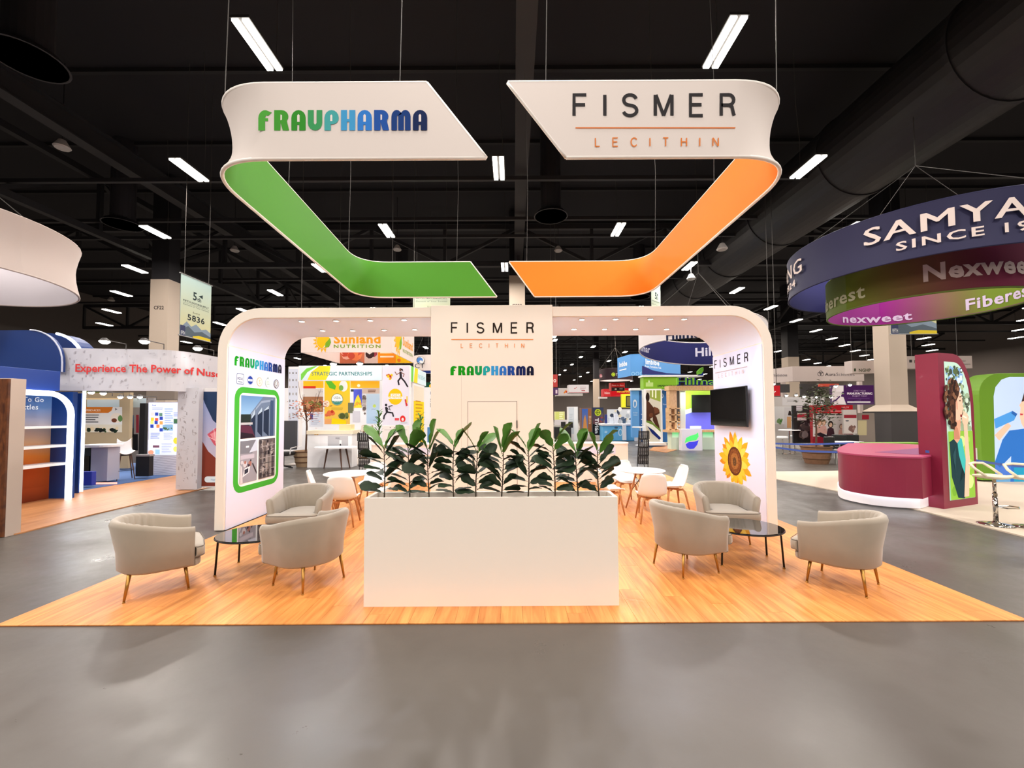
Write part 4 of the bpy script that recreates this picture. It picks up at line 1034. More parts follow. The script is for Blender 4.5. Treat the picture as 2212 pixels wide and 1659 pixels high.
t = thing('lit_poster_wall', 'lit white poster wall full of small product pictures in the left booth', 'poster wall', base(350, 1027, 12.6)); pb(319, 868, 400, 1026, 12.65, .15).build('wall_board', LG, t)
c = Cv(pxY(12.65)); c.rect(321, 870, 398, 983, (206, 214, 246)); c.text('Stok', 329, 877, 3, (30, 40, 90), bold=.03); c.lines(329, 880, 352, 886, 2, (120, 130, 170), .3)
bl = (44, 66, 160)
for x, y, col in ((326, 891, (230, 200, 190)), (335, 891, bl), (344, 892, (90, 130, 110)), (326, 902, (230, 190, 60)), (335, 903, (220, 90, 60)), (345, 900, bl), (325, 909, (220, 220, 120)), (334, 909, bl), (345, 910, (220, 150, 80)), (325, 917, bl), (338, 917, (220, 130, 70)), (345, 925, bl), (330, 926, (200, 206, 226))): c.rect(x, y, x + 7, y + 7, col)
c.lines(356, 881, 374, 925, 9, (150, 168, 200), .45); c.rect(352, 918, 374, 930, (120, 160, 190)); c.blobs(352, 922, 374, 930, 6, [(70, 96, 60), (50, 80, 60)], 3, 4)
c.lines(326, 934, 346, 948, 4, (110, 120, 160), .3); c.lines(354, 934, 374, 950, 6, (150, 158, 190), .3); c.rect(321, 951, 347, 980, (222, 226, 240)); c.rect(331, 962, 345, 967, (110, 70, 90)); c.ell(327, 977, 6, 5, (240, 150, 120)); c.rect(336, 971, 346, 981, (150, 190, 226)); c.lines(350, 956, 372, 978, 4, (180, 186, 214), .4)
c.ell(384, 910, 6, 4, (230, 120, 80)); c.ell(381, 952, 6, 7, (206, 200, 60)); c.rect(376, 905, 386, 915, (60, 100, 70)); c.ell(380, 970, 5, 6, (220, 220, 110)); c.lines(376, 890, 388, 900, 3, (120, 130, 170), .3); c.build('poster_print', t, em=.8)
c = Cv(pxY(12.6)); c.rect(332, 984, 398, 1026, (222, 224, 238))
for k in range(9): c.line([(332 + i * 6, 987 + k * 4.4 + 1.6 * sin(i * .9 + k)) for i in range(11)], 1.0, (186, 188, 206))
c.build('wave_panel', t)
simple('grey_soffit_box', 'plain grey box soffit over the lit poster wall', 'soffit', pb(316, 841, 377, 863, 16, .6), mat('taupe', (128, 116, 106), .8))
for k, (px, py, dd) in enumerate(((197, 847, 11.5), (223, 849, 11.8), (260, 857, 13.2), (281, 857, 13.4), (302, 857, 13.6))):
    spotlamp(px, py, dd, 'small arm spotlight under the curved header, ' + ('leftmost', 'second', 'third', 'fourth', 'rightmost')[k] + ' of the five', light=14 if k < 4 else 0)
for k, (px, py) in enumerate(((226, 737), (312, 737), (427, 752))):
    spotlamp(px, py, hd(px) - .35, 'bright arm spotlight over the curved header, ' + ('left of the three', 'middle of the three', 'right of the three')[k], back=(.1, .4, -.12), r=.1, light=4)

# ------------------------------------------------------------------ centre left: sunny nutrition booth seen through the arch
D1 = 15.0
sb = thing('square_hanging_sign', 'white square hanging sign with a sun logo, seen through the left opening', 'hanging sign', base(750, 760, D1))
xa, xb_ = at(650, 760, D1).x, at(847, 760, D1).x; zb = at(750, 761, D1).z; zt = zb + 1.55; y2 = 18.3
for nm, b in (('front_face', (xa, xb_, D1, D1 + .04)), ('right_face', (xb_ - .04, xb_, D1 + .04, y2)), ('left_face', (xa, xa + .04, D1 + .04, y2)), ('rear_face', (xa, xb_, y2, y2 + .04))):
    MB().box(*b, zb, zt).build(nm, mat('sign_cream', (226, 212, 206), .7), sb)
for x in (xa, xb_):
    for y in (D1, y2): MB().tube([(x, y, zt), (x, y, 14.4)], .01, 4).build('hanging_cable', mat('cable_grey'), sb)
def sunland(c, x, y, s, sx, d):
    dn = -d
    def P(u, v): return (x + u * sx, y + dn * v * s)
    for k in range(11):
        a = radians(60 + k * 22); c.poly([P(16 * cos(a - .2), 16 * sin(a - .2)), P(24 * cos(a), 24 * sin(a)), P(16 * cos(a + .2), 16 * sin(a + .2))], (240, 176, 40))
    c.poly([P(15 * cos(2 * pi * i / 20), 15 * sin(2 * pi * i / 20)) for i in range(20)], (246, 186, 30)); c.poly([P(-2, -14), P(14, 6), P(10, -8)], (232, 220, 210)); c.poly([P(3, -13), P(4, -3), P(14, 8), P(16, -2), P(12, -11)], (120, 168, 44))
c = Cv(pxY(D1)); sunland(c, 699, 738, 1, 1, 1); c.text('Sunland', 721, 741, 17.5, (232, 150, 36), w=101, bold=.055); c.text('NUTRITION', 721, 751.5, 7, (122, 156, 40), w=101, bold=.035, sp=1.25); c.build('front_lettering', sb)
c = Cv(plane((xb_, D1, zb), (0, 1, 0), (0, 0, 1), (1, 0, 0)), down=False); sunland(c, .85, .6, .028, .028, -1); c.text('Sunland', 1.45, .5, .34, (240, 160, 50), w=1.6, bold=.05); c.text('NUTRITION', 1.45, .22, .14, (150, 170, 90), w=1.6, bold=.03); c.build('side_lettering', sb)
c = Cv(plane((xa, y2, zb), (1, 0, 0), (0, 0, 1), (0, -1, 0)), down=False, lift=.01); W_ = xb_ - xa
c.rect(0, 0, W_, 1.5, (196, 110, 80)); c.blobs(0, .05, W_ * .34, 1.3, 26, [(214, 60, 50), (236, 130, 80), (240, 180, 160), (200, 80, 60), (160, 120, 70)], .28, 2); c.rect(W_ * .34, 0, W_ * .52, 1.5, (206, 180, 170)); c.blobs(W_ * .34, 0, W_ * .52, 1.2, 12, [(60, 40, 40), (150, 60, 70), (230, 220, 214)], .16, 3)
c.rect(W_ * .52, 0, W_ * .76, 1.5, (238, 140, 30)); c.lines(W_ * .55, .2, W_ * .73, .75, 3, (250, 220, 190), .4); c.rect(W_ * .76, 0, W_, 1.5, (236, 190, 30)); c.blobs(W_ * .77, 0, W_, .8, 5, [(60, 50, 40), (230, 120, 40)], .12, 4); c.build('fruit_print', sb)

spb = thing('partnership_booth', 'bright white and yellow booth lettered STRATEGIC PARTNERSHIPS', 'booth', base(735, 1000, D1))
gp = [gnd(*q) for q in ((612, 1000), (935, 1000), (935, 960), (612, 960))]
MB().box(at(620, 900, D1).x, at(886, 900, D1).x, D1 - .1, 19, 0, .03).build('booth_floor', mat('pale_floor', (176, 168, 160), .4), spb)
pb(645, 789.5, 825, 822, D1, .15).build('header_board', WH, spb)
pb(622, 792, 645, 965, D1 + .3, .3).build('side_column', WH, spb)
pb(825, 789, 885, 1018, D1, .2).build('front_pillar', WH, spb)
xR = at(885, 800, D1).x; z0_, z1_ = at(885, 823, D1).z, at(885, 789, D1).z
MB().box(xR - .1, xR, D1 + .2, 17.8, z0_, z1_).build('side_header', WH, spb); MB().box(xR - .08, xR - .02, 15.6, 17.6, .03, z0_).build('side_banner', WH, spb)
MB().box(at(648, 900, 18.6).x - 1, xR, 18.6, 18.75, 0.03, z0_).build('rear_wall', WH, spb)
c = Cv(pxY(D1)); c.rect(646, 790, 824, 821.5, (228, 244, 250), (214, 236, 246)); c.poly([(650, 821), (650, 808), (662, 796), (682, 790.5), (686, 790.5), (664, 804), (652, 821)], (124, 214, 80)); c.poly([(664, 821), (672, 804), (690, 790.5), (714, 790.5), (712, 806), (704, 821)], (248, 222, 50)); c.text('STRATEGIC PARTNERSHIPS', 673, 811, 7.6, (50, 120, 128), w=131, bold=.016); c.build('header_lettering', spb)
c = Cv(pxY(D1)); c.rect(826, 791, 884, 918.5, (226, 224, 240))
K = (40, 38, 46)
def limb(*p, w=3, col=K): c.line(list(p), w, col)
c.ell(865, 799, 2.6, 3.2, (120, 90, 80)); c.poly([(862, 795), (870, 797), (871, 803), (866, 798)], K); limb((865, 803), (866, 815), w=5); limb((866, 815), (860, 823), (862, 832), w=3.4); limb((866, 815), (874, 824), (881, 836), w=3.4); limb((864, 805), (857, 809), (853, 803), w=2, col=(150, 110, 100)); limb((867, 805), (873, 808), (871, 814), w=2, col=(150, 110, 100))
c.blobs(828, 806, 850, 824, 8, [(240, 200, 40), (200, 120, 60), (150, 190, 60), (190, 60, 50)], 3, 5)
c.ell(854, 857, 15.5, 17.5, (250, 196, 24)); c.rect(844, 850.5, 865, 856, (255, 255, 252)); c.text('SPORTS', 854.5, 855.2, 4, (230, 170, 30), al='c', bold=.03, w=17); c.rect(839, 857, 870, 862, (255, 255, 252)); c.text('NUTRITION', 854.5, 861.3, 3.8, (230, 170, 30), al='c', bold=.03, w=28)
c.ell(834, 875, 2.6, 3, K); limb((834, 879), (836, 890), w=5); limb((836, 890), (848, 892), (850, 900), w=3); limb((836, 890), (830, 898), (829, 906), w=3); limb((835, 881), (843, 886), (840, 878), (848, 876), w=2); c.poly([(874, 863), (877, 862), (881, 876), (877, 878)], (200, 60, 70)); c.rect(878, 856, 880.5, 870, (236, 200, 60))
c.ell(870, 905, 6, 7.5, (222, 50, 50)); c.ell(870, 906, 2.6, 3.5, (246, 226, 226)); c.rect(853, 903, 862, 908, (220, 80, 90)); c.rect(866, 911, 880, 914, (200, 206, 216))
c.rect(826, 920, 884, 958, (236, 228, 224)); 
for y in (923, 931):
    for x in range(842, 876, 9): c.rect(x, y, x + 3, y + 1.3, (120, 116, 116))
c.rect(830, 928, 880, 928.6, (150, 150, 150)); c.build('athlete_poster', spb)
c = Cv(plane((xR, D1, z0_), (0, 1, 0), (0, 0, 1), (1, 0, 0)), down=False); hh = z1_ - z0_
c.rect(.2, 0, 2.8, hh, (220, 240, 248)); c.poly([(.2, 0), (.2, hh), (.6, hh), (.5, 0)], (120, 210, 80)); c.poly([(.6, 0), (.8, hh), (1.3, hh), (1.2, 0)], (248, 220, 50)); c.text('PARTNERSHIPS', 1.3, hh * .35, hh * .3, (130, 190, 200), w=1.3); c.build('side_lettering', spb)
c = Cv(plane((xR - .02, D1, 0), (0, 1, 0), (0, 0, 1), (1, 0, 0)), down=False); c.rect(.7, .6, 2.5, z0_ - .1, (250, 214, 20)); c.rect(.7, z0_ - .7, 2.5, z0_ - .1, (238, 226, 206)); c.lines(1.0, 1.6, 2.2, 2.4, 6, (206, 150, 30), .35); c.build('yellow_banner_print', spb)
c = Cv(pxY(D1 + .3)); c.rect(623, 797, 644, 962, (214, 222, 238)); R = random.Random(8)
for k in range(26): c.ell(626 + (k % 3) * 7, 806 + (k // 3) * 15, 1.6, R.uniform(2, 4), (R.randint(110, 190),) * 3, 7)
c.build('icon_column_print', spb)
DW = 18.6
c = Cv(pxY(DW)); c.rect(652, 822, 880, 940, (238, 240, 244)); c.rect(655, 823, 699, 838, (248, 188, 40)); c.rect(655, 834, 682, 839, (214, 60, 40)); c.rect(655, 839, 698, 858, (214, 206, 200)); c.text('TOV', 686, 848, 4, (150, 150, 156)); c.rect(655, 857, 698, 890, (160, 110, 78)); c.blobs(655, 860, 698, 890, 16, [(140, 90, 60), (190, 150, 110), (110, 120, 60), (90, 60, 44)], 6, 3); c.rect(668, 890, 698, 922, (214, 218, 228)); c.lines(672, 893, 690, 918, 6, (150, 160, 190), .25); c.rect(670, 893, 676, 906, (60, 80, 160))
c.rect(701, 823, 756, 916, (246, 202, 20), (232, 190, 90)); c.poly([(703, 823), (716, 823), (726, 834), (724, 842), (712, 838)], (96, 186, 50)); c.ell(742, 834, 9, 12, (230, 232, 232)); c.ell(737, 838, 5, 6, (120, 170, 80)); c.ell(728.5, 863, 12.8, 13, (60, 110, 80)); c.ell(728.5, 863, 11.8, 12, (244, 246, 244)); c.poly([(717, 866)] + arc(728.5, 863, 11.5, 11.5, 15, 165, 9) + [(717, 866)], (60, 140, 130)); c.text('USDA', 728.5, 862, 5.2, (110, 130, 130), al='c', w=15, bold=.01); c.text('ORGANIC', 728.5, 869, 3, (230, 240, 236), al='c', w=15)
c.lines(716, 880, 741, 887, 2, (150, 130, 40), .25); c.ell(706, 872, 6, 7, (244, 222, 200)); c.blobs(701, 885, 725, 902, 8, [(190, 60, 40), (220, 110, 70)], 5, 3); c.blobs(728, 890, 757, 908, 10, [(110, 120, 60), (140, 140, 90), (80, 90, 50)], 5, 4); c.rect(701, 905, 716, 916, (236, 170, 110)); c.poly([(718, 903), (748, 908), (748, 916), (716, 916)], (250, 220, 20))
c.rect(757, 823, 820, 838, (248, 176, 30), (250, 200, 60)); c.ell(775, 833, 3.4, 3.4, (255, 250, 220)); c.rect(758, 841, 764, 846, (60, 70, 80)); c.rect(764, 841, 782, 881, (90, 100, 220)); c.poly([(766, 868), (770, 858), (774, 852), (780, 866), (782, 881), (764, 881)], (240, 220, 60)); c.blobs(764, 866, 782, 880, 6, [(110, 200, 60), (240, 170, 60)], 3, 3)
c.rect(752, 870, 764, 892, (110, 116, 90)); c.rect(762, 888, 778, 912, (206, 206, 216)); c.rect(783, 838, 820, 850, (216, 196, 184)); c.lines(795, 841, 812, 848, 2, (120, 80, 60), .5); c.blobs(782, 850, 792, 912, 12, [(180, 170, 166), (110, 100, 96), (206, 196, 190)], 4, 2); c.rect(792, 851, 820, 915, (196, 220, 240), (180, 210, 240)); c.ell(809, 877, 3.5, 3.5, (200, 224, 110)); c.text('your', 803, 885, 3.5, (110, 140, 170)); c.rect(806, 907, 814, 908, (150, 160, 170)); c.blobs(775, 917, 812, 936, 24, [(170, 150, 120), (110, 96, 80), (226, 216, 200)], 3.4, 6)
c.build('rear_wall_posters', spb, em=.08)  # weak emission added to the prints for the booth's spotlit look
for k, (px, py) in enumerate(((720, 786), (777, 785))): spotlamp(px, py, D1 - .2, 'arm spotlight over the partnership header, ' + ('left one', 'right one')[k], back=(0, .3, -.05), r=.12, light=0)
for px in (700, 790): lamp('booth_lamp', at(px, 815, 16.6), 9, .5, .5, (1, .98, .95), rot=(radians(25), 0, 0))
lamp('booth_lamp', at(750, 770, 13.4), 7, .8, .3, (1, .98, .95), rot=(radians(48), 0, 0))
# things standing in front of the partnership booth
ct = thing('display_counter', 'white display counter with a grey screen panel behind the left dining set', 'counter', base(712, 985, 14.2))
pb(664, 938, 760, 1010, 14.3, .5).build('counter_body', WH, ct); pb(662, 930, 762, 938, 14.25, .65).build('counter_top', mat('ivory', (232, 222, 196), .6), ct)
c = Cv(pxY(14.3)); c.rect(708, 942, 752, 968, (196, 196, 200), (176, 176, 180)); c.text('MED', 725, 948.5, 3.4, (60, 60, 66), bold=.02); c.rect(733, 951, 738, 965, (236, 236, 236)); c.blobs(733, 958, 738, 968, 3, [(50, 50, 54)], 2, 2); c.rect(664, 941, 691, 967, (244, 246, 248)); c.blobs(672, 934, 690, 940, 5, [(236, 186, 60)], 3, 2); c.build('counter_print', ct)
t = thing('parcel_box', 'pale yellowish carton on the display counter', 'box', at(745, 931, 14.4)); 
m = MB(); q = at(745, 931, 14.4); m.box(q.x - .2, q.x + .2, 14.4, 14.75, q.z, q.z + .22); m.build('carton', mat('carton', (226, 214, 160), .7), t)
wt = thing('white_desk', 'white oval desk with dark splayed legs behind the left dining set', 'desk', base(720, 1004, 13.9)); q = at(725, 975, 13.9)
MB().lathe([(1, .70), (1, .735), (.96, .75)], (q.x, 13.9, 0), 30, sx=.72, sy=.35).build('desk_top', WH, wt)
for dx, dy in ((.42, .12), (.3, -.15), (-.45, .1)): MB().tube([(q.x + dx * .7, 13.9 + dy, .7), (q.x + dx, 13.9 + dy * 1.4, 0)], [.035, .02], 8).build('leg', mat('walnut'), wt)
def basket_tree(px, py, d, w, h, lab, trunk_top, leafy, dark=False):
    p = gnd(px, py); t = thing('potted_tree', lab, 'tree', (p.x, p.y, 0))
    m = mat('basket_tan', (168, 142, 112), .8, noise=.2, nscale=9) if not dark else mat('basket_brown', (128, 92, 68), .8, noise=.25, nscale=9)
    MB().lathe([(w * .36, 0), (w * .42, h * .3), (w * .5, h), (w * .47, h), (w * .4, h * .82), (.01, h * .8)], (p.x, p.y, 0), 20).build('woven_basket', m, t)
    for z in (.3, .65, .97): MB().lathe([(w * (.37 + .13 * z) + .015, h * z - .02), (w * (.37 + .13 * z) + .025, h * z), (w * (.37 + .13 * z) + .012, h * z + .02)], (p.x, p.y, 0), 20, cap=(False, False)).build('basket_band', mat('strap_brown', (96, 66, 44), .8), t)
    R = random.Random(int(px)); bark = mat('bark', (92, 66, 52), .9)
    H_ = trunk_top
    MB().tube([(p.x, p.y, h * .8), (p.x + .03, p.y, H_ * .4), (p.x - .03, p.y, H_ * .62)], [.035, .03, .02], 6).build('trunk', bark, t)
    tips = []
    for k in range(9):
        a = R.uniform(0, 2 * pi); L = R.uniform(.5, 1.1); z0 = H_ * R.uniform(.4, .62)
        e = Vector((p.x + L * .5 * cos(a), p.y + L * .4 * sin(a), min(H_, z0 + L * R.uniform(.6, 1.1)))); mid = Vector((p.x + L * .35 * cos(a), p.y + L * .3 * sin(a), (z0 + e.z) / 2 - .05))
        MB().tube([(p.x, p.y, z0), mid, e], [.012, .009, .004], 5).build('branch', bark, t); tips += [mid, e, (mid + e) / 2]
    m = MB()
    for k in range(leafy):
        b = R.choice(tips); b = Vector(b) + Vector((R.gauss(0, .16), R.gauss(0, .16), R.gauss(0, .16))); 
        if not dark and b.z > H_ * .66: continue
        a = R.uniform(0, 6.28); L = R.uniform(.07, .14); u = Vector((cos(a), sin(a), R.uniform(-.6, .6))) * L; v = Vector((-sin(a), cos(a), R.uniform(-.5, .5))) * L * .35
        m.add([b, b + u * .5 + v, b + u, b + u * .5 - v], [(0, 1, 2, 3)])
    m.build('foliage', mat('olive_leaf', (74, 84, 56), .8) if dark else mat('rust_leaf', (186, 104, 66), .8), t, kind='stuff')
basket_tree(660, 1007, 14.9, .8, .55, 'bare tree with rust-coloured leaves in a tan basket, left of the display counter', 3.5, 420)
ch = thing('office_chair', 'black office chair showing beside the left arch wall', 'chair', base(628, 1005, 13.8)); q = gnd(622, 1010)
MB().prism(rpoly(q.x - .3, q.y - .06, q.x + .3, q.y + .06, .05, 4), .62, 1.62).build('backrest', mat('chair_grey', (66, 68, 74), .7), ch, bevel=.02); MB().prism(rpoly(q.x - .3, q.y - .6, q.x + .3, q.y - .02, .1, 4), .45, .56).build('seat', BK, ch, bevel=.02)
MB().cyl((q.x, q.y - .3, .08), (q.x, q.y - .3, .45), .035).build('column', BK, ch)
for k in range(5): MB().tube([(q.x, q.y - .3, .1), (q.x + .32 * cos(k * 1.257), q.y - .3 + .32 * sin(k * 1.257), .03)], .025, 6).build('leg', BK, ch)
for s_ in (-1, 1): MB().tube([(q.x + s_ * .3, q.y - .45, .5), (q.x + s_ * .33, q.y - .45, .7), (q.x + s_ * .33, q.y - .1, .72)], .02, 6).build('armrest', LG, ch)
def mesh_rack(px, d, y0, y1, lab, lean):
    a = at(px, y1, d); zt = at(px, y0, d).z; t = thing('literature_rack', lab, 'brochure rack', (a.x, d, 0), group='black mesh literature racks')
    n_ = 4; hgt = (zt - .25) / n_
    for k in range(n_):
        z = .25 + hgt * k; m = MB(); w = .15
        x = a.x + lean * (k / n_)
        for i in range(6): m.box(x - w + 2 * w * i / 5 - .012, x - w + 2 * w * i / 5 + .012, d - .01, d + .01, z, z + hgt * .9)
        for i in range(7): m.box(x - w, x + w, d - .008, d + .008, z + hgt * .9 * i / 6 - .012, z + hgt * .9 * i / 6 + .012)
        m.box(x - w, x + w, d - .01, d + .16, z, z + .015)
        m.build('rack_tray', BK, t)
    m = MB(); m.tube([(a.x - .17, d + .1, .01), (a.x - .14 + lean, d + .1, zt)], .012, 5).tube([(a.x + .17, d + .1, .01), (a.x + .14 + lean, d + .1, zt)], .012, 5); m.tube([(a.x, d - .3, .01), (a.x, d + .1, .4)], .012, 5); m.build('rack_frame', BK, t)
mesh_rack(786, 12.55, 934, 1015, 'black mesh literature rack left of the figs', -.06); mesh_rack(1390, 12.8, 930, 1012, 'black mesh literature rack behind the right dining set', .05)
def dracaena(px, d, ytop, ybot, lab):
    q = at(px, 950, d); t = thing('dracaena_plant', lab, 'plant', (q.x, d, 0), group='slim dracaena plants'); zt = at(px, ytop, d).z
    MB().lathe([(.14, 0), (.17, .3), (.15, .3), (.14, .26), (.01, .26)], (q.x, d, 0), 16).build('pot', WH, t); MB().tube([(q.x, d, .26), (q.x + .02, d, zt * .6), (q.x - .01, d, zt - .15)], [.02, .016, .01], 6).build('stem', mat('bark'), t)
    R = random.Random(int(px)); lm = mat('dracaena_leaf', (62, 120, 44), .5)
    for k in range(26):
        z = zt - .1 - .75 * (k / 26.); a = k * 2.4; L = R.uniform(.16, .26); m = MB(); u = Vector((cos(a), sin(a), 0)); v = Vector((-sin(a), cos(a), 0)) * .03; b = Vector((q.x, d, z))
        m.add([b - v * .6, b + v * .6, b + u * L * .5 + Vector((0, 0, L * .55)) + v, b + u * L * .5 + Vector((0, 0, L * .55)) - v, b + u * L + Vector((0, 0, L * .5))], [(0, 1, 2, 3), (3, 2, 4)]); m.build('leaf', lm, t)
dracaena(818, 12.3, 884, 940, 'slim dracaena in front of the pale blue screen, left of the tower'); dracaena(908, 12.4, 892, 945, 'slim dracaena in front of the yellow banner, left of the tower')
t = ring_sign('ring_sign', 'white round sign with a blue globe emblem and three black letters', (at(921, 790, 24).x + 0, 25.2), 1.0, at(900, 800, 24.2).z, at(900, 767, 24.2).z, mat('sign_cream'), ROYAL, n=36)
c = Cv(pxY(24.1), lift=.0); c.ell(908, 778, 8.5, 8.5, (40, 46, 60)); c.ell(908.6, 778, 7.6, 7.8, (226, 224, 222)); c.ell(907, 778, 6.4, 6.2, (80, 130, 200)); c.ell(909, 781, 3, 2.6, (226, 224, 222)); c.text('ACT', 884, 795, 10, (34, 36, 44), w=33); c.text('& Nutrition', 893, 801.5, 3.4, (150, 60, 60), w=22); c.build('globe_lettering', t)
simple('blue_pedestal', 'small bright blue pedestal showing left of the tower', 'pedestal', pb(923, 923, 940, 1010, 16.5, .4), mat('azure', (80, 150, 226), .5))
t = thing('side_shelving', 'white shelving with small white pictures showing left of the tower', 'shelving', base(932, 990, 19.5)); pb(918, 838, 945, 990, 19.6, .3).build('shelf_unit', WH, t); c = Cv(pxY(19.6)); c.rect(919, 838, 945, 842, (240, 230, 210)); c.rect(919, 846, 945, 852, (40, 60, 130)); c.blobs(919, 856, 944, 884, 10, [(120, 116, 110), (190, 190, 190), (60, 66, 60)], 4, 3); c.rect(918, 826, 944, 838, (20, 70, 50)); c.ell(930, 834, 3, 4, (230, 190, 60)); c.build('shelf_print', t)
# ------------------------------------------------------------------ right: stacked round signs
SC = (11.7, 11.7)
pur = mat('deep_purple_fabric', (17, 16, 60), .7); pur2 = mat('blue_inner_fabric', (28, 30, 96), .7)
s1 = ring_sign('ring_sign', 'big dark blue round sign with large pale letters at the right edge', SC, 3.15, Hh(3.6), Hh(4.82), pur, pur2, waist=.06, n=72, ztop=10.4)
def ang(px, py, r, far=False): return cyl_hit(px, py, SC, r, far)[0]
cm = cyl_out(SC, 3.15 - .045)
c = Cv(cm, down=False, lift=.075); c.du = .03
a0 = ang(1868, 515, 3.15); a1 = ang(2212, 440, 3.15)
c.text('SAMYANG', a0, Hh(4.16), .42, (214, 200, 194), w=(a1 - a0) * 1.5, bold=.012, sp=1.1)
a2 = ang(1936, 540, 3.15); c.text('SINCE 1924', a2, Hh(3.84), .2, (214, 200, 194), w=(a1 - a2) * 1.3, bold=.03, sp=1.15)
c.build('front_lettering', s1); c = Cv(cm, down=False, lift=.075); c.du = .03
a3 = ang(1734, 590, 3.15); c.text('SAMYANG', a3, Hh(4.16), .42, (214, 200, 194), w=(a1 - a0) * 1.45, bold=.012, sp=1.1, al='r'); c.text('SINCE 1924', a3 - .12, Hh(3.84), .2, (214, 200, 194), w=(a1 - a2) * 1.3, bold=.03, al='r')
c.build('sign_lettering', s1)
s2 = ring_sign('ring_sign', 'round green and maroon sign hanging inside the dark blue one', SC, 2.15, Hh(2.9), Hh(3.98), mat('olive_fabric', (86, 104, 30), .7), mat('magenta_fabric', (150, 40, 140), .7), n=64, cables=False)
c = Cv(cyl_out(SC, 2.15), down=False, lift=.024); c.du = .03; b0, b1 = ang(1830, 660, 2.15), ang(2150, 620, 2.15)
c.rect(b0, Hh(2.92), b1, Hh(3.96), (88, 106, 30), (96, 34, 56), n=60, hor=True); c.rect(b1, Hh(2.92), b1 + 1.0, Hh(3.96), (96, 34, 56), n=40); c.off += .012
c.text('Nexweet', ang(1995, 620, 2.15), Hh(3.22), .4, (176, 160, 154), w=1.02, bold=.05); c.text('Fiberest', ang(1871, 640, 2.15), Hh(3.12), .36, (170, 172, 140), w=1.0, bold=.03, al='r'); c.build('outer_lettering', s2)
c = Cv(cyl_in(SC, 2.15), down=False, lift=.024); c.du = .03; g0, g1 = -ang(1900, 690, 2.15, True), -ang(2140, 680, 2.15, True)
c.rect(g0, Hh(2.92), g1, Hh(3.96), (156, 40, 146), (126, 154, 56), n=60, hor=True); c.rect(g1, Hh(2.92), g1 + 1.0, Hh(3.96), (126, 154, 56), n=40); c.off += .012
t0 = -ang(1818, 685, 2.15, True); t1 = -ang(1970, 680, 2.15, True)
c.text('nexweet', t0, Hh(3.0), .26, (226, 206, 240), w=t1 - t0, bold=.04); q0 = -ang(2088, 668, 2.15, True); c.text('Fiberest', q0, Hh(3.05), .32, (226, 214, 240), w=.86, bold=.04); c.build('inner_lettering', s2)

# ------------------------------------------------------------------ right: red booth with light boxes
cream_c = mat('cream_carpet', (204, 190, 172), .9)
gp = [gnd(*q) for q in ((1655, 1020), (1660, 1032), (1673, 1035), (1814, 1063), (2006, 1109), (2212, 1161), (2500, 1240), (2500, 1010), (1820, 1018))]
simple('cream_flooring', 'pale cream flooring of the right neighbouring booth', 'flooring', MB().prism([(q.x, q.y) for q in gp], 0, .02), cream_c)
red = mat('berry_red', (138, 30, 62), .45, coat=.1); pink = mat('berry_pink', (176, 62, 104), .5); lime = mat('lime_green', (104, 152, 34), .5)
rc = thing('curved_counter', 'berry red curved counter on a glowing white plinth at the right', 'counter', base(1900, 1075, 8.8))
p = [gnd(*q, z=1.0) for q in ((1812, 967), (1808, 971), (1812, 976), (1831, 979), (1880, 983.5), (1938, 986), (1990, 987))]
pts = [(q.x, q.y) for q in p]
for _ in range(3): pts = [pts[0]] + [(a_[0] * w_ + b_[0] * (1 - w_), a_[1] * w_ + b_[1] * (1 - w_)) for a_, b_ in zip(pts, pts[1:]) for w_ in (.75, .25)] + [pts[-1]]
bk = [(9.1, 8.6), (10.4, 9.9), (pts[0][0] + 2.2, 10.9), (pts[0][0] + 1.3, 10.9)]
prof_t = pts + bk
def off_in(P, k): cx = sum(x for x, y in P) / len(P); cy = sum(y for x, y in P) / len(P); return [(x + (cx - x) * k, y + (cy - y) * k) for x, y in P]
MB().prism(prof_t, .24, .97).build('counter_body', red, rc, bevel=0); MB().prism(off_in(prof_t, -.01), .97, 1.0).build('counter_top', pink, rc)
pl_in = [(x + .1, y + .16) for x, y in prof_t[:len(pts)]] + bk
MB().prism(pl_in, .03, .23).build('lit_plinth', mat('plinth_white', (232, 224, 226), .5, em=.35), rc); MB().prism([(x + .05, y + .08) for x, y in pts] + bk, .228, .239).build('light_strip', led, rc)
xq = [gnd(x, y, z=1.0) for x, y in ((1890, 977), (1985, 968), (1988, 983))]; MB().prism([(q.x, q.y) for q in xq], 1.001, 1.004).build('counter_recess', mat('magenta_dark', (130, 26, 110), .5), rc)
# tower with portrait light box
fc = gnd(2040, 1102); rcn = gnd(2113, 1091); ux = (rcn - fc); Wt = ux.length; ux.normalize(); nt_ = Vector((ux.y, -ux.x, 0)); 
lb = thing('portrait_tower', 'berry red tower with a lit picture of a curly-haired person eating', 'light box', fc)
TH2 = .34; HT = 2.93
out = [(0, 0), (Wt, 0), (Wt, HT - 1.0)] + [(Wt * (.45 + .55 * cos(radians(a))), HT - 1.0 + 1.0 * sin(radians(a))) for a in range(12, 91, 13)] + [(Wt * .45, HT), (0, HT)]
MB().loops([[fc + ux * u + Vector((0, 0, v)) - nt_ * k for u, v in out] for k in (0, TH2)]).build('tower_body', red, lb)
m_ = .055 * Wt / .6
inn = [(Wt * .16, .16), (Wt * .9, .16), (Wt * .9, HT - 1.02)] + [(Wt * (.45 + .44 * cos(radians(a))), HT - 1.02 + .86 * sin(radians(a))) for a in range(12, 91, 13)] + [(Wt * .16, HT - .16)]
c = Cv(plane(fc, ux, (0, 0, 1), nt_), down=False, lift=.004); c.poly(inn, (176, 206, 190)); R = random.Random(21); w0, w1 = Wt * .17, Wt * .89
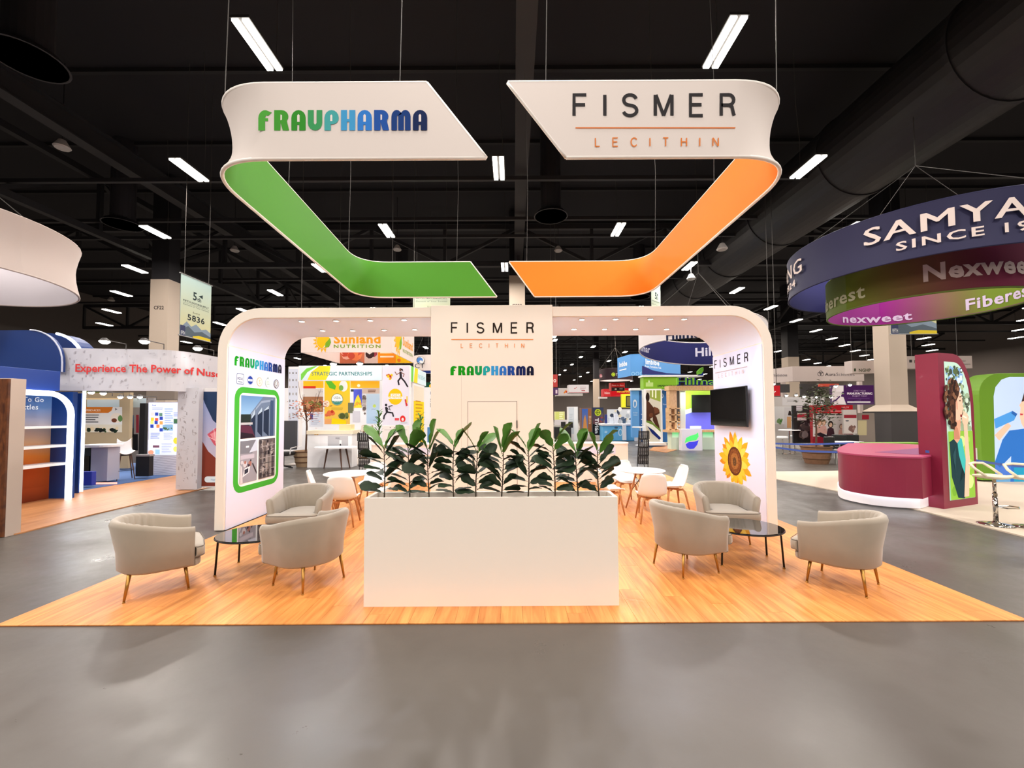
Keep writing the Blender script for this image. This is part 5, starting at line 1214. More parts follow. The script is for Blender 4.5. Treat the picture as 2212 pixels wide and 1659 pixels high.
c.blobs(w0, 1.6, Wt * .72, 2.72, 240, [(120, 160, 200), (200, 220, 236), (80, 96, 60), (150, 170, 130), (60, 70, 60)], .05, 3); c.blobs(Wt * .5, 1.4, w1, 2.2, 110, [(60, 70, 60), (140, 160, 130), (190, 206, 190), (90, 100, 80)], .05, 4); c.rect(w0, .17, w1, 1.45, (130, 176, 60)); c.blobs(w0, .17, w1, 1.5, 30, [(150, 190, 70), (110, 160, 50), (190, 214, 130)], .1, 5)
skin = (226, 178, 152); sk2 = (206, 150, 124)
c.poly([(w0 + .02, 1.25), (w0 + .3, 1.35), (w1 * .62, 1.3), (w1 * .72, .9), (w1 * .8, .3), (w1 * .62, .17), (w1 * .42, .2), (w0 + .05, .6)], (24, 52, 58)); c.poly([(w1 * .45, 1.38), (w1 * .62, 1.3), (w1 * .72, .9), (w1 * .66, .6), (w1 * .5, 1.0)], (60, 170, 166))
c.poly([(w1 * .62, .2), (w1 * .78, .2), (w1 * .86, .9), (w1 * .82, 1.62), (w1 * .7, 1.6), (w1 * .72, .9)], skin); c.poly([(w1 * .36, 1.3), (w1 * .38, 1.75), (w1 * .62, 1.7), (w1 * .56, 1.3), (w1 * .46, 1.22)], sk2); c.ell(w1 * .52, 1.95, Wt * .16, .3, skin, 20); c.poly([(w1 * .66, 1.98), (w1 * .73, 1.88), (w1 * .66, 1.84)], skin); c.ell(w1 * .63, 1.74, .035, .03, (120, 40, 40)); c.ell(w1 * .61, 2.03, .022, .014, (50, 30, 24)); c.ell(w1 * .76, 1.68, Wt * .1, .13, skin, 12)
c.poly([(w1 * .36, 1.3), (w1 * .38, 1.6), (w1 * .5, 1.5), (w1 * .56, 1.3)], (180, 122, 98)); c.line([(w1 * .595, 2.1), (w1 * .66, 2.11)], .02, (70, 44, 34)); c.poly([(w1 * .48, 2.05), (w1 * .52, 2.0), (w1 * .52, 1.86), (w1 * .49, 1.86)], (196, 140, 116))
for q_ in range(4): c.rrect(w1 * (.7 + .035 * q_), 1.66 + .02 * (q_ % 2), w1 * (.73 + .035 * q_), 1.84 - .02 * q_, .012, (232, 186, 160))
c.poly([(w1 * .5, .5), (w1 * .66, .62), (w1 * .6, .75)], (16, 38, 44)); c.poly([(w0 + .1, 1.0), (w1 * .4, 1.15), (w1 * .36, .7)], (36, 70, 76))
c.line([(w1 * .66, 1.74), (w1 * .8, 1.7)], .03, (240, 226, 200))
c.poly([(w0 + .06, 1.5), (w0 + .04, 2.1), (w0 + .16, 2.38), (w1 * .5, 2.44), (w1 * .62, 2.26), (w1 * .56, 2.12), (w1 * .46, 2.0), (w1 * .44, 1.7), (w0 + .2, 1.48)], (62, 38, 28))
c.eps = .00005
for k in range(110): a = R.uniform(.6, 5.0); q_ = R.random() ** .5; c.ell(w1 * .36 + Wt * .24 * cos(a) * q_, 1.97 + .46 * sin(a) * q_, .045, .05, R.choice([(58, 36, 28), (84, 52, 38), (120, 82, 60), (40, 24, 20)]), 7)
c.build('lit_picture', lb, em=.55)
# green frame light box
gq = gnd(2118, 1050); gl = thing('green_light_box', 'lime green light box picturing a person in blue drinking from a bottle', 'light box', base(2200, 1055, 10.6)); GY = 10.6
X0g = at(2117, 900, GY).x; zt_, zb_ = at(2200, 806, GY).z, .06; X1g = X0g + 2.6
P = rpoly(X0g, zb_, X1g, zt_, .55, 8, corners=(0, 1, 1, 0)); MB().loops([[Vector((x, y, z)) for x, z in P] for y in (GY, GY + .45)]).build('frame_body', lime, gl, bevel=.008)
c = Cv(pxY(GY), lift=.003); bx0 = 2146
P = [(bx0 + 4, 1045), (2420, 1045), (2420, 814), (2180, 814), (2163, 820), (2150, 836), (bx0, 856)]
c.poly(P, (176, 196, 222)); c.poly([(2149, 1000), (2420, 1000), (2420, 1044), (2150, 1044)], (70, 110, 190)); c.rect(2150, 1030, 2400, 1044, (96, 150, 190))
c.poly([(2148, 1000), (2165, 950), (2180, 930), (2212, 926), (2280, 935), (2300, 1042), (2182, 1044), (2184, 985), (2160, 1010)], (44, 104, 180)); c.poly([(2190, 1010), (2300, 1010), (2300, 1044), (2190, 1044)], (36, 140, 176)); c.poly([(2148, 940), (2176, 912), (2184, 920), (2158, 952)], (224, 176, 150))
c.poly([(2147, 905), (2186, 888), (2196, 896), (2190, 908), (2150, 926)], (70, 140, 206)); c.poly([(2186, 887), (2197, 894), (2194, 900), (2184, 893)], (40, 90, 160)); c.poly([(2212, 926), (2206, 915), (2202, 900), (2204, 880), (2201, 876), (2208, 864), (2250, 850), (2260, 920)], (232, 182, 156)); c.poly([(2203, 893), (2210, 894), (2208, 897), (2203, 897)], (180, 60, 70)); c.poly([(2206, 868), (2214, 840), (2250, 836), (2270, 900), (2240, 880), (2226, 862)], (60, 42, 36)); c.ell(2213, 875, 1.6, 1, (50, 34, 30))
c.build('lit_picture', gl, em=.5)
t = thing('green_counter', 'lime green counter edge behind the berry red counter', 'counter', base(1920, 1000, 12)); pb(1882, 957, 2000, 1020, 12, .4).build('counter_body', lime, t, bevel=.01)
t = thing('green_counter', 'lime green counter behind the portrait tower, joined to the green light box', 'counter', base(2090, 1040, 10.9)); pb(2098, 960, 2120, 1052, 10.9, .5).build('counter_body', lime, t); pb(2106, 968, 2122, 1000, 10.7, .1).build('counter_ledge', WH, t)
t = thing('red_poster', 'tall red poster with white round marks between portrait tower and green light box', 'poster', base(2105, 960, 13.5)); pb(2092, 838, 2122, 955, 13.5, .06).build('poster_board', mat('poster_red', (176, 30, 40), .6), t)
c = Cv(pxY(13.5)); c.ring(2109, 853, 6, 5, 1.2, (236, 200, 200)); c.text('AD', 2105, 856, 5, (236, 200, 200)); 
for k, y in enumerate((893, 905, 918, 930)): c.ell(2106, y, 4.6, 4, (226, 150, 156))
c.text('Plus', 2103, 868, 5, (240, 210, 210), vert=True); c.rect(2101, 944, 2112, 945.5, (236, 200, 200)); c.build('poster_print', t)
# chrome stools
chrome = mat('chrome', (200, 196, 190), .12, metal=1)
def gas_stool(px, py, rz, lab, h=.78):
    p = gnd(px, py, .02); t = thing('bar_stool', lab, 'stool', (p.x, p.y, .02), rz, group='chrome bar stools')
    MB().lathe([(.21, 0), (.215, .012), (.12, .03), (.04, .05), (.03, .07)], (0, 0, 0), 32).build('round_base', chrome, t, local=True, smooth=True)
    MB().cyl((0, 0, .06), (0, 0, .5), .03, n=16).cyl((0, 0, .5), (0, 0, h - .04), .022, n=16).build('column', chrome, t, local=True, smooth=True)
    MB().tube([(0, -.03, .3), (-.12, -.1, .31), (-.14, -.2, .31), (0, -.26, .31), (.14, -.2, .31), (.12, -.1, .31), (0, -.03, .3)], .01, 6).build('footrest', chrome, t, local=True)
    P = rpoly(-.2, -.17, .2, .2, .1, 5); m = MB()
    m.loops([[Vector((x * k, y * k, z)) for x, y in P] for k, z in ((.7, h - .045), (1, h - .02), (1.02, h), (.9, h + .006))]); m.build('seat', mat('ivory'), t, local=True, smooth=False)
    pts = [(-.2, .0, h), (-.21, .12, h + .1), (-.17, .2, h + .17), (0, .23, h + .18), (.17, .2, h + .17), (.21, .12, h + .1), (.2, 0, h)]
    MB().tube(pts, .02, 8).build('back_hoop', mat('ivory'), t, local=True, smooth=True)
gas_stool(2152, 1134, .3, 'chrome bar stool with ivory seat in front of the green light box'); gas_stool(2232, 1140, 0, 'chrome bar stool cut by the right edge, only its base in view')
tp_ = mat('blue_tape', (60, 88, 170), .6)
def tape(pts, lab):
    P = [at(*q) for q in pts]; m = MB(); m.v = []; 
    vs = []; 
    for p in P: vs += [p + Vector((0, 0, .025)), p - Vector((0, 0, .025))]
    m.add(vs, [(2 * i, 2 * i + 2, 2 * i + 3, 2 * i + 1) for i in range(len(P) - 1)]); simple('barrier_tape', lab, 'tape', m, tp_, solid=.004)
tape([(1672, 958, 12.5), (1740, 960, 12.2), (1845, 957, 11.9)], 'blue barrier tape stretched to the green counter behind the red booth'); tape([(1672, 966, 12), (1730, 974, 11), (1812, 977, 9.8), (1832, 979, 9.3)], 'blue barrier tape stretched to the end of the berry red counter')
tape([(1999, 975, 7.9), (2040, 981, 7.75), (2114, 996, 8.2)], 'blue barrier tape wrapped across the portrait tower'); tape([(2114, 996, 8.2), (2160, 1003, 9), (2260, 1012, 10)], 'blue barrier tape running on to the right edge before the green light box')

# ------------------------------------------------------------------ right background booths
DR = 24.0
ab = thing('fascia_booth', 'white curved fascia with a knot emblem, right of the arch', 'booth header', base(1765, 900, DR))
def ad(px): return DR + (1.6 * ((1715 - px) / 50.) ** 1.2 if px < 1715 else 0)
L = []
for px in list(range(1640, 1716, 9)) + [1760, 1810, 1866]:
    p = at(px, 800, ad(px)); L.append([Vector((p.x, p.y, z)) for z in (3.62, 4.5)] + [Vector((p.x, p.y + .3, z)) for z in (4.5, 3.62)])
MB().loops(L).build('fascia_band', mat('fascia_white', (186, 172, 166), .7), ab)
c = Cv(pxY(DR)); c.ring(1770, 808, 3.6, 4, 1, (50, 48, 50)); c.ring(1775.5, 808, 3.6, 4, 1, (50, 48, 50)); c.ring(1773, 804.5, 3.4, 3.4, 1, (50, 48, 50)); c.text('Aura', 1782, 812, 6.8, (44, 42, 46), w=23, bold=.01); c.text('Sciences', 1806, 812, 6.8, (90, 86, 90), w=40)
c.build('fascia_lettering', ab); c = Cv(lambda u, v: (at(u, v, ad(u)), Vector((-.4, -1, 0)).normalized()), lift=.01); c.text('AuraSciences', 1660, 813, 6, (80, 76, 80), w=40); c.build('side_lettering', ab)
for px in (1692, 1858): pb(px, 824, px + 7, 955, DR + 2, .2).build('post', mat('fascia_white'), ab)
def sign_box(x0, y0, x1, y1, d, m, lab, fn=None, th=.5, name='fascia_sign', cat='sign', em=0, group=None):
    t = thing(name, lab, cat, (at((x0 + x1) / 2, y1, d).x, d, max(0, at((x0 + x1) / 2, y1, d).z)), group=group); pb(x0, y0, x1, y1, d, th).build('board', m, t)
    if y1 < 862 and ('hanging' in lab or 'band' in lab):
        for q_ in (.15, .85):
            p = at(x0 + (x1 - x0) * q_, y0, d); MB().box(p.x - .008, p.x + .008, d + th / 2 - .008, d + th / 2 + .008, p.z + .001, 14.4).build('hanging_cable', mat('cable_grey'), t)
    if fn: c = Cv(pxY(d), lift=.002); fn(c); c.build('lettering', t, em=em)
    return t
def f(c): c.rect(1844.5, 796, 1849, 802, (60, 70, 50)); c.text('NGHP', 1855, 803, 6.6, (60, 70, 50), w=26, bold=.02)
sign_box(1841, 779, 1888, 806.5, 21, mat('fascia_white'), 'small white hanging sign box left of the thick column', f)
def f(c): c.rect(1964, 777, 1970, 783, (60, 60, 60)); c.text('NGHP', 1975, 784, 6, (60, 70, 50), w=24, bold=.02); c.text('Engineering & Nutrition', 2050, 781, 3.6, (90, 84, 84), w=36); c.text('Made in Minnesota', 2060, 788, 3.6, (90, 84, 84), w=36)
sign_box(1958, 769, 2100, 796, 21.5, mat('fascia_white'), 'long white sign band between the thick column and the portrait tower', f)
def f(c):
    c.rect(1860, 833, 1887, 868, (66, 26, 84)); c.poly([(1822, 833), (1860, 833), (1860, 862), (1845, 866), (1832, 874), (1797, 874), (1797, 838), (1806, 833)], (66, 26, 84)); c.ell(1808, 846, 11, 15, (214, 206, 208)); c.poly([(1797, 852), (1822, 858), (1828, 874), (1797, 874)], (214, 206, 208)); c.line([(1798, 868), (1806, 864), (1814, 856)], 3, (66, 26, 84)); c.rect(1806, 833, 1822, 846, (232, 226, 230))
    c.text('START YOUR', 1857, 846, 3.4, (190, 160, 200), al='c', w=26); c.text('MANUFACTURING', 1857, 852.5, 5, (236, 226, 236), al='c', w=54, bold=.05); c.text('PROJECT TODAY', 1857, 857, 3, (190, 160, 200), al='c', w=32); c.rect(1832, 860, 1878, 861, (110, 70, 130)); c.rect(1830, 867, 1880, 870, (220, 214, 218))
sign_box(1796, 832, 1888, 874, 18.5, mat('plum', (66, 26, 84), .6), 'purple and white manufacturing banner wall behind the tree', f, th=.1, name='banner_wall', cat='wall panel')
def f(c):
    c.rect(1756, 875, 1842, 893, (170, 20, 30)); c.rect(1762, 887, 1830, 889, (220, 150, 150)); c.text('HARLOW', 1818, 882, 4, (230, 170, 170), w=16); c.rect(1756, 893, 1822, 948, (196, 188, 186)); c.rect(1761, 894, 1779, 897, (60, 54, 56)); c.rect(1783, 894, 1804, 897, (60, 54, 56)); c.rect(1806, 894, 1821, 897, (60, 54, 56)); c.text('For Woman and the Health', 1763, 903, 3.8, (110, 100, 104), w=58)
    for x, y, s, hc in ((1770, 918, 1.2, (150, 110, 80)), (1779, 917, 1.1, (160, 120, 90)), (1794, 922, 1.3, (40, 30, 30)), (1817, 925, 1.0, (120, 96, 90))):
        c.ell(x, y - 4 * s, 4.6 * s, 6 * s, hc, 12); c.poly([(x - 7 * s, y + 20), (x - 5 * s, y + 4), (x, y + 1), (x + 5 * s, y + 4), (x + 7 * s, y + 20)], (196, 150, 140) if hc[0] > 60 else (60, 34, 44)); c.ell(x, y - 3 * s, 2.8 * s, 3.8 * s, (210, 170, 146), 10)
    c.rect(1756, 943, 1824, 957, (130, 24, 40)); c.poly([(1758, 938), (1772, 934), (1790, 942), (1780, 946)], (40, 30, 36))
sign_box(1755, 875, 1842, 957, 17.5, mat('dark_red', (150, 24, 34), .6), 'red-topped booth wall with printed people sitting, behind the tree', f, th=.15, name='booth_wall', cat='wall panel')
def f(c): c.rect(1823, 886, 1850, 895, (200, 190, 186)); c.rect(1823, 896, 1850, 903, (146, 40, 52)); c.rect(1823, 904, 1850, 936, (206, 196, 192)); c.ell(1830, 909, 4, 1.6, (90, 90, 100)); c.blobs(1825, 916, 1850, 936, 8, [(150, 120, 110), (180, 160, 150), (120, 90, 84)], 5, 5)
sign_box(1822, 885, 1851, 937, 17.0, mat('pale_grey'), 'white rack poster with a dark red band in front of the red booth wall', f, th=.08, name='poster_stand', cat='poster')
def f(c): c.rect(1720, 877, 1733, 888, (200, 196, 200)); c.lines(1720, 878, 1733, 889, 3, (90, 90, 100), .3); c.rect(1722, 892, 1742, 908, (196, 186, 184)); c.rect(1722, 894, 1742, 902, (150, 44, 56)); c.blobs(1722, 910, 1755, 950, 24, [(70, 60, 60), (100, 84, 80), (130, 120, 120), (50, 40, 44)], 6, 8)
sign_box(1714, 876, 1754, 957, 18.2, BK, 'dark booth wall with small white and red signs left of the tree', f, th=.1, name='booth_wall', cat='wall panel')
def f(c): c.rect(1690, 858, 1781, 876, (206, 204, 204)); c.lines(1700, 863, 1726, 868, 2, (150, 150, 150), .4); c.rect(1670, 878, 1712, 916, (206, 206, 204)); c.rect(1694, 880, 1714, 924, (196, 194, 194)); c.rect(1700, 900, 1709, 924, (196, 150, 104)); c.poly([(1702, 897), (1704, 887), (1708, 888), (1710, 898)], (46, 34, 30)); c.blobs(1671, 902, 1692, 918, 8, [(60, 110, 50), (40, 40, 40), (110, 140, 90)], 4, 5)
sign_box(1668, 857, 1782, 957, 21.0, mat('pale_grey'), 'white booth walls with a paper bag picture just right of the arch', f, th=.12, name='booth_wall', cat='wall panel')
sign_box(1664, 830, 1706, 848, 22.5, mat('charcoal', (48, 46, 46), .6), 'dark screen panel under the white fascia beside the arch', None, th=.1); sign_box(1730, 829, 1772, 858, 22.6, mat('charcoal'), 'larger dark screen panel behind the tree', None, th=.1)
def f(c): c.poly([(1668, 835), (1685, 833), (1684, 853), (1668, 855)], (196, 34, 44)); c.text('er', 1668, 849, 6, (245, 235, 235), bold=.04)
sign_box(1666, 833, 1685, 855, 16.5, mat('sign_red', (196, 34, 44), .6), 'small red hanging sign right beside the arch edge', f, th=.3)
sign_box(1770, 829, 1812, 835, 22, mat('orange_red', (196, 70, 50), .6), 'thin orange-red sign strip above the purple banner', None, th=.1)
sign_box(1851, 892, 1890, 957, 19, mat('taupe'), 'grey-brown partition with a red strip left of the column skirt', lambda c: (c.rect(1862, 896, 1877, 906, (140, 30, 44)), c.rect(1853, 908, 1872, 940, (180, 168, 130))), th=.1, name='booth_wall', cat='wall panel')
for k, (px, py, dd) in enumerate(((1671, 829, 17), (1699, 854, 19), (1720, 853, 19), (1737, 856, 19), (1764, 857, 19), (1805, 834, 18), (1836, 831, 18), (1795, 857, 18))):
    spotlamp(px, py, dd, 'tiny arm spotlight in the booths right of the arch, ' + ('first', 'second', 'third', 'fourth', 'fifth', 'seventh', 'eighth', 'sixth')[k] + ' from the left', back=(.1, .3, -.1), r=.07, light=8 if k in (1, 3, 6) else 0)
basket_tree(1764, 1001, 15.2, .95, .62, 'leafy dark tree in a brown slatted basket behind the red counter', 3.1, 620, dark=True)
def high_table(px, py, lab, w=.34):
    p = gnd(px, py); t = thing('bar_table', lab, 'table', (p.x, p.y, 0)); MB().lathe([(w, 1.02), (w, 1.05)], (p.x, p.y, 0), 24).build('table_top', WH, t); MB().cyl((p.x, p.y, .05), (p.x, p.y, 1.02), .035).build('column', chrome, t); MB().lathe([(.24, 0), (.24, .015), (.05, .04)], (p.x, p.y, 0), 24).build('round_base', chrome, t)
high_table(1706, 980, 'small white bar table with chrome foot right of the arch', .42)
for k, (px, py) in enumerate(((1691, 981), (1717, 978))):
    p = gnd(px, py); t = thing('bar_stool', ('white-seated bar stool left of the small bar table', 'white-seated bar stool right of the small bar table')[k], 'stool', (p.x, p.y, 0), group='white-seated bar stools'); MB().lathe([(.2, .68), (.22, .72), (.2, .78)], (p.x, p.y, 0), 20).build('seat', WH, t); MB().cyl((p.x, p.y, .04), (p.x, p.y, .68), .025).build('column', chrome, t); MB().lathe([(.2, 0), (.2, .015), (.04, .04)], (p.x, p.y, 0), 20).build('round_base', chrome, t)
def dark_chair(px, py, lab, rz=0):
    p = gnd(px, py); t = thing('dark_chair', lab, 'chair', (p.x, p.y, 0), rz, group='dark chairs in the booths right of the arch'); MB().box(-.24, .24, -.22, .24, .4, .47).build('seat', BK, t, local=True, bevel=.02); MB().box(-.23, .23, .2, .26, .5, .95).build('backrest', BK, t, local=True, bevel=.03)
    for sx in (-1, 1):
        for sy in (-1, 1): MB().cyl((sx * .2, sy * .2, 0), (sx * .19, sy * .18, .41), .016, n=6).build('leg', mat('alu'), t, local=True)
for k, (px, py, rz) in enumerate(((1684, 962, .4), (1806, 1003, .2), (1812, 991, 2.6), (1842, 993, -.6))): dark_chair(px, py, ('dark chair close to the arch edge on the right', 'dark chair right of the basket tree', 'dark chair behind the end of the red counter', 'dark chair in front of the red booth wall')[k], rz)
p = gnd(1824, 997); t = thing('meeting_table', 'low white meeting table behind the end of the red counter', 'table', (p.x, p.y, 0)); MB().box(p.x - .4, p.x + .5, p.y - .3, p.y + .3, .7, .74).build('table_top', WH, t, bevel=.006)
for sx in (-.35, .45):
    for sy in (-.25, .25): MB().cyl((p.x + sx, p.y + sy, 0), (p.x + sx, p.y + sy, .7), .02, n=6).build('leg', mat('alu'), t)

# ------------------------------------------------------------------ centre right: booths seen through the right opening
wv = thing('wave_sign', 'huge navy and white oval hanging sign seen through the right opening', 'hanging sign', (8.2, 18, 4.4))
n = 72
def wpt(i, j, off):
    a = 2 * pi * i / n; r = 2.55 + off; dz = -.18 * sin(a) - .25 * cos(a); return Vector((8.2 + r * cos(a), 18 + r * sin(a), 4.45 + dz + 1.1 * j / 4))
MB().grid(lambda a, b: wpt(round(a * n), round(b * 4), .02), n, 4).build('outer_fabric', mat('fascia_white2', (214, 208, 210), .7), wv, smooth=True); MB().grid(lambda a, b: wpt(round(a * n), round(b * 4), -.02), n, 4).build('inner_fabric', mat('navy_fabric', (14, 20, 96), .7), wv, smooth=True)
for j in (0, 4): MB().tube([wpt(i, j, 0) for i in range(n)], .03, 6, closed=True).build('rim', mat('fascia_white2'), wv)
for i in (0, 18, 36, 54): MB().tube([wpt(i, 4, 0), Vector((8.2, 18, 8)), Vector((8.2, 18, 14.4))], .012, 4).build('hanging_cable', mat('cable_grey'), wv)
c = Cv(cyl_in((8.2, 18), 2.55), down=False, lift=.03)
h0 = -cyl_hit(1502, 765, (8.2, 18), 2.55, True)[0]; c.du = .05; c.text('Hilmar', h0, 4.62, .4, (220, 220, 240), w=.7, bold=.05); h1 = -cyl_hit(1403, 755, (8.2, 18), 2.55, True)[0]; c.text('Hilmar', h1, 4.75, .32, (210, 210, 235), w=.5, bold=.04, al='r'); c.build('inner_lettering', wv)
c = Cv(cyl_out((8.2, 18), 2.55), down=False, lift=.03); h2 = cyl_hit(1440, 728, (8.2, 18), 2.55)[0]; c.du = .05; c.text('Hilmar', h2, 4.72, .42, (30, 40, 70), w=.6, bold=.05); c.build('outer_lettering', wv)
ib = thing('hexagon_sign', 'light blue hanging sign with many facets and white letters', 'hanging sign', base(1400, 812, 25)); azure = mat('sky_fabric', (84, 152, 218), .6)
px_ = [(1334, 27.0), (1362, 25.2), (1397, 25.0), (1470, 27.5)]
P = [at(px, 800, d) for px, d in px_]; z0, z1 = at(1400, 811, 25).z, at(1400, 764, 25).z
for k in range(3):
    a, b = P[k], P[k + 1]; nn = Vector((b.y - a.y, -(b.x - a.x), 0)).normalized()
    MB().hexa([Vector((q.x, q.y, z0)) for q in (a, b, b - nn * .08, a - nn * .08)], [Vector((q.x, q.y, z1)) for q in (a, b, b - nn * .08, a - nn * .08)]).build('fabric_panel', azure, ib)
a, b = P[2], P[3]; ux_ = (b - a); ux_.z = 0; L_ = ux_.length; ux_.normalize(); nn = Vector((ux_.y, -ux_.x, 0))
c = Cv(plane((a.x, a.y, z0), ux_, (0, 0, 1), nn), down=False, lift=.01); c.text('Imbibe', -.12, .85 * (z1 - z0) * .62, .3, (240, 246, 252), w=1.5, bold=.05); c.text('Dream. Formulation. Fuel.', -.2, .5, .13, (236, 244, 252), w=1.8, bold=.02); c.build('sign_lettering', ib)
a, b = P[0], P[1]; ux_ = (b - a); ux_.z = 0; L_ = ux_.length; ux_.normalize(); nn = Vector((ux_.y, -ux_.x, 0)); c = Cv(plane((a.x, a.y, z0), ux_, (0, 0, 1), nn), down=False, lift=.01); c.text('Imbibe', .3, .7, .3, (240, 246, 252), w=1.1, bold=.05); c.rect(.3, .45, 1.3, .52, (236, 244, 252)); c.build('side_lettering', ib)
a, b = P[1], P[2]; ux_ = (b - a); ux_.z = 0; ux_.normalize(); nn = Vector((ux_.y, -ux_.x, 0)); c = Cv(plane((a.x, a.y, z0), ux_, (0, 0, 1), nn), down=False, lift=.01)
for k in range(4): c.ring(.15 + k * .25, .12, .09, .1, .04, (150, 200, 240), 10)
c.build('bubble_print', ib)
def f(c): c.ell(1325, 809, 4.2, 4.2, (190, 214, 60)); c.ring(1325, 809, 2.4, 2.4, .6, (60, 80, 30)); c.text('Tirl\u00e1n', 1330, 812, 5.6, (226, 220, 224), w=16); c.ell(1298, 812, 3, 4, (190, 120, 130)); c.text('in', 1297, 814, 4, (240, 230, 230))
t = ring_sign('ring_sign', 'dark aubergine round sign with a lime dot, seen in the right opening', (at(1330, 810, 42).x, 42), 1.65, at(1330, 822, 42).z, at(1330, 799, 42).z, mat('aubergine', (46, 24, 36), .7), mat('fascia_white2'), n=36); c = Cv(pxY(40.2), lift=0); f(c); c.build('sign_lettering', t)
def f(c): c.poly([(1206, 838), (1259, 842), (1258, 851), (1200, 855)], (206, 198, 196)); c.poly([(1217, 849), (1222, 842), (1225, 845), (1220, 850)], (226, 130, 50)); c.poly([(1222, 847), (1228, 840), (1228, 846), (1224, 849)], (196, 50, 40))
sign_box(1202, 838, 1259, 855, 40, mat('pale_grey'), 'broad pale hanging sign with an orange and red mark, low in the right opening', f, th=1.5, cat='hanging sign')
def f(c): c.line([(1240, 838), (1242, 840), (1246, 836)], 1, (190, 50, 50)); c.lines(1253, 835, 1266, 842, 3, (160, 120, 120), .3); c.rect(1229, 847, 1272, 848, (200, 90, 90)); c.rect(1256, 843, 1264, 845, (160, 40, 40))
sign_box(1229, 831, 1272, 848.5, 36, mat('fascia_white2'), 'small white box sign with a red check mark, in the right opening', f, th=1.2, cat='hanging sign')
sign_box(1190, 809, 1204.5, 836, 20, mat('sign_red2', (176, 50, 44), .6), 'red hanging sign just right of the tower edge', lambda c: (c.ell(1198.5, 822.5, 3, 3.6, (240, 226, 220)), c.ell(1198.5, 822.5, 1.3, 1.8, (176, 50, 44))), th=.4, cat='hanging sign')
sign_box(1190, 838, 1206, 853, 24, mat('plum'), 'little plum coloured hanging sign right of the tower edge', lambda c: c.rect(1200, 842, 1204, 850, (220, 200, 210)), th=.4, cat='hanging sign')
def f(c): c.rect(1321, 827, 1349, 836, (206, 46, 42)); c.text('Feed the Best', 1322, 833.5, 2.6, (246, 220, 216), w=25); c.rect(1321, 837, 1349, 844, (44, 34, 34)); c.rect(1328, 839, 1332, 842, (180, 170, 160)); c.rect(1338, 839, 1345, 841, (150, 140, 130))
sign_box(1320, 826.5, 1350, 844, 44, mat('sign_red2'), 'red over black hanging sign in the right opening', f, th=1, cat='hanging sign')
def f(c): c.text('Inlon', 1306, 851, 5, (246, 226, 226), w=11, bold=.03); c.poly([(1320, 840), (1365, 838), (1365, 848), (1320, 856)], (204, 22, 36)); c.text('HEGEMAN', 1333, 848, 5, (246, 230, 90), w=30, bold=.04)
sign_box(1304, 840, 1366, 856.5, 48, mat('bright_red', (204, 22, 36), .6), 'bright red sign band behind the aubergine round sign', f, th=1.5, cat='hanging sign')
sign_box(1294, 857, 1312, 861, 52, WH, 'thin white sign strip under the red band', None, th=.5)
t = sign_box(1343, 851, 1366, 880, 34, mat('lemon', (236, 232, 30), .5), 'lemon yellow frame sign left of the blue booth', lambda c: (c.rect(1352, 855, 1366, 879, (40, 40, 44)), c.rect(1354, 857, 1366, 877, (120, 110, 60))), th=.3)
def f(c): c.rect(1257, 883, 1270, 925, (60, 100, 180), (120, 120, 140)); c.poly([(1259, 932), (1261, 905), (1264, 896), (1266, 905), (1269, 932)], (200, 140, 80)); c.rect(1270, 883, 1279, 932, (150, 96, 60)); c.lines(1272, 898, 1277, 916, 6, (220, 190, 160), .4)
sign_box(1254, 881, 1280, 934, 30, mat('photo_brown', (120, 90, 80), .6), 'photo panel of a tower at dusk beside the tall dark panel', f, th=.4, name='graphic_totem', cat='totem')
sign_box(1258, 932, 1272, 938, 29.5, WH, 'small white block below the dusk photo panel', None, th=.3, name='white_block', cat='block')
def f(c): c.rect(1280.5, 881, 1303, 918, (54, 66, 96), (96, 60, 60)); c.blobs(1296, 884, 1303, 915, 8, [(150, 60, 50), (90, 80, 90), (60, 70, 110)], 3, 3); c.ell(1291.5, 891, 7, 7.6, (196, 214, 50)); c.ring(1291.5, 891, 4, 4.4, 1, (50, 60, 40)); c.rect(1286, 890.4, 1297, 891.6, (50, 60, 40)); c.rect(1291, 885, 1292, 898, (50, 60, 40)); c.rect(1280.5, 916, 1301, 940, (26, 28, 34)); c.text('Tirl\u00e1n', 1285.5, 903, 7.4, (236, 236, 238), w=33, vert=True, bold=.02)
sign_box(1279.5, 880, 1304, 940, 28, mat('charcoal'), 'tall dark panel with a lime disc and white letters running downwards', f, th=.3, name='graphic_totem', cat='totem')
def f(c): c.rect(1228, 880, 1240, 938, (214, 224, 232)); c.lines(1230, 893, 1237, 912, 5, (170, 186, 196), .2); c.rect(1240, 880, 1248, 952, (240, 246, 250))
sign_box(1227, 878.5, 1248.5, 952, 26, WH, 'white upright kiosk near the tower in the right opening', f, th=.5, name='white_kiosk', cat='kiosk')
def f(c): c.rect(1200, 890, 1218, 906, (206, 214, 120)); c.lines(1208, 890, 1217, 906, 4, (240, 244, 220), .4)
sign_box(1198, 889, 1220, 907, 34, mat('pale_yellow', (214, 214, 150), .6), 'pale yellow shelf unit beside the tower edge', f, th=.4, name='shelf_unit', cat='shelf')
sign_box(1199, 907, 1240, 918, 33, mat('fascia_white2'), 'long pale counter behind the dark desk by the tower', None, th=.5, name='pale_counter', cat='counter')
t = thing('dark_desk', 'dark desk with chairs close to the tower in the right opening', 'desk', base(1218, 946, 25)); pb(1198, 922, 1234, 948, 25, .8).build('desk_body', BK, t, bevel=.03); 
for x in (1212, 1228): pb(x, 911, x + 10, 924, 25.5, .1).build('desk_screen', BK, t, bevel=.02)
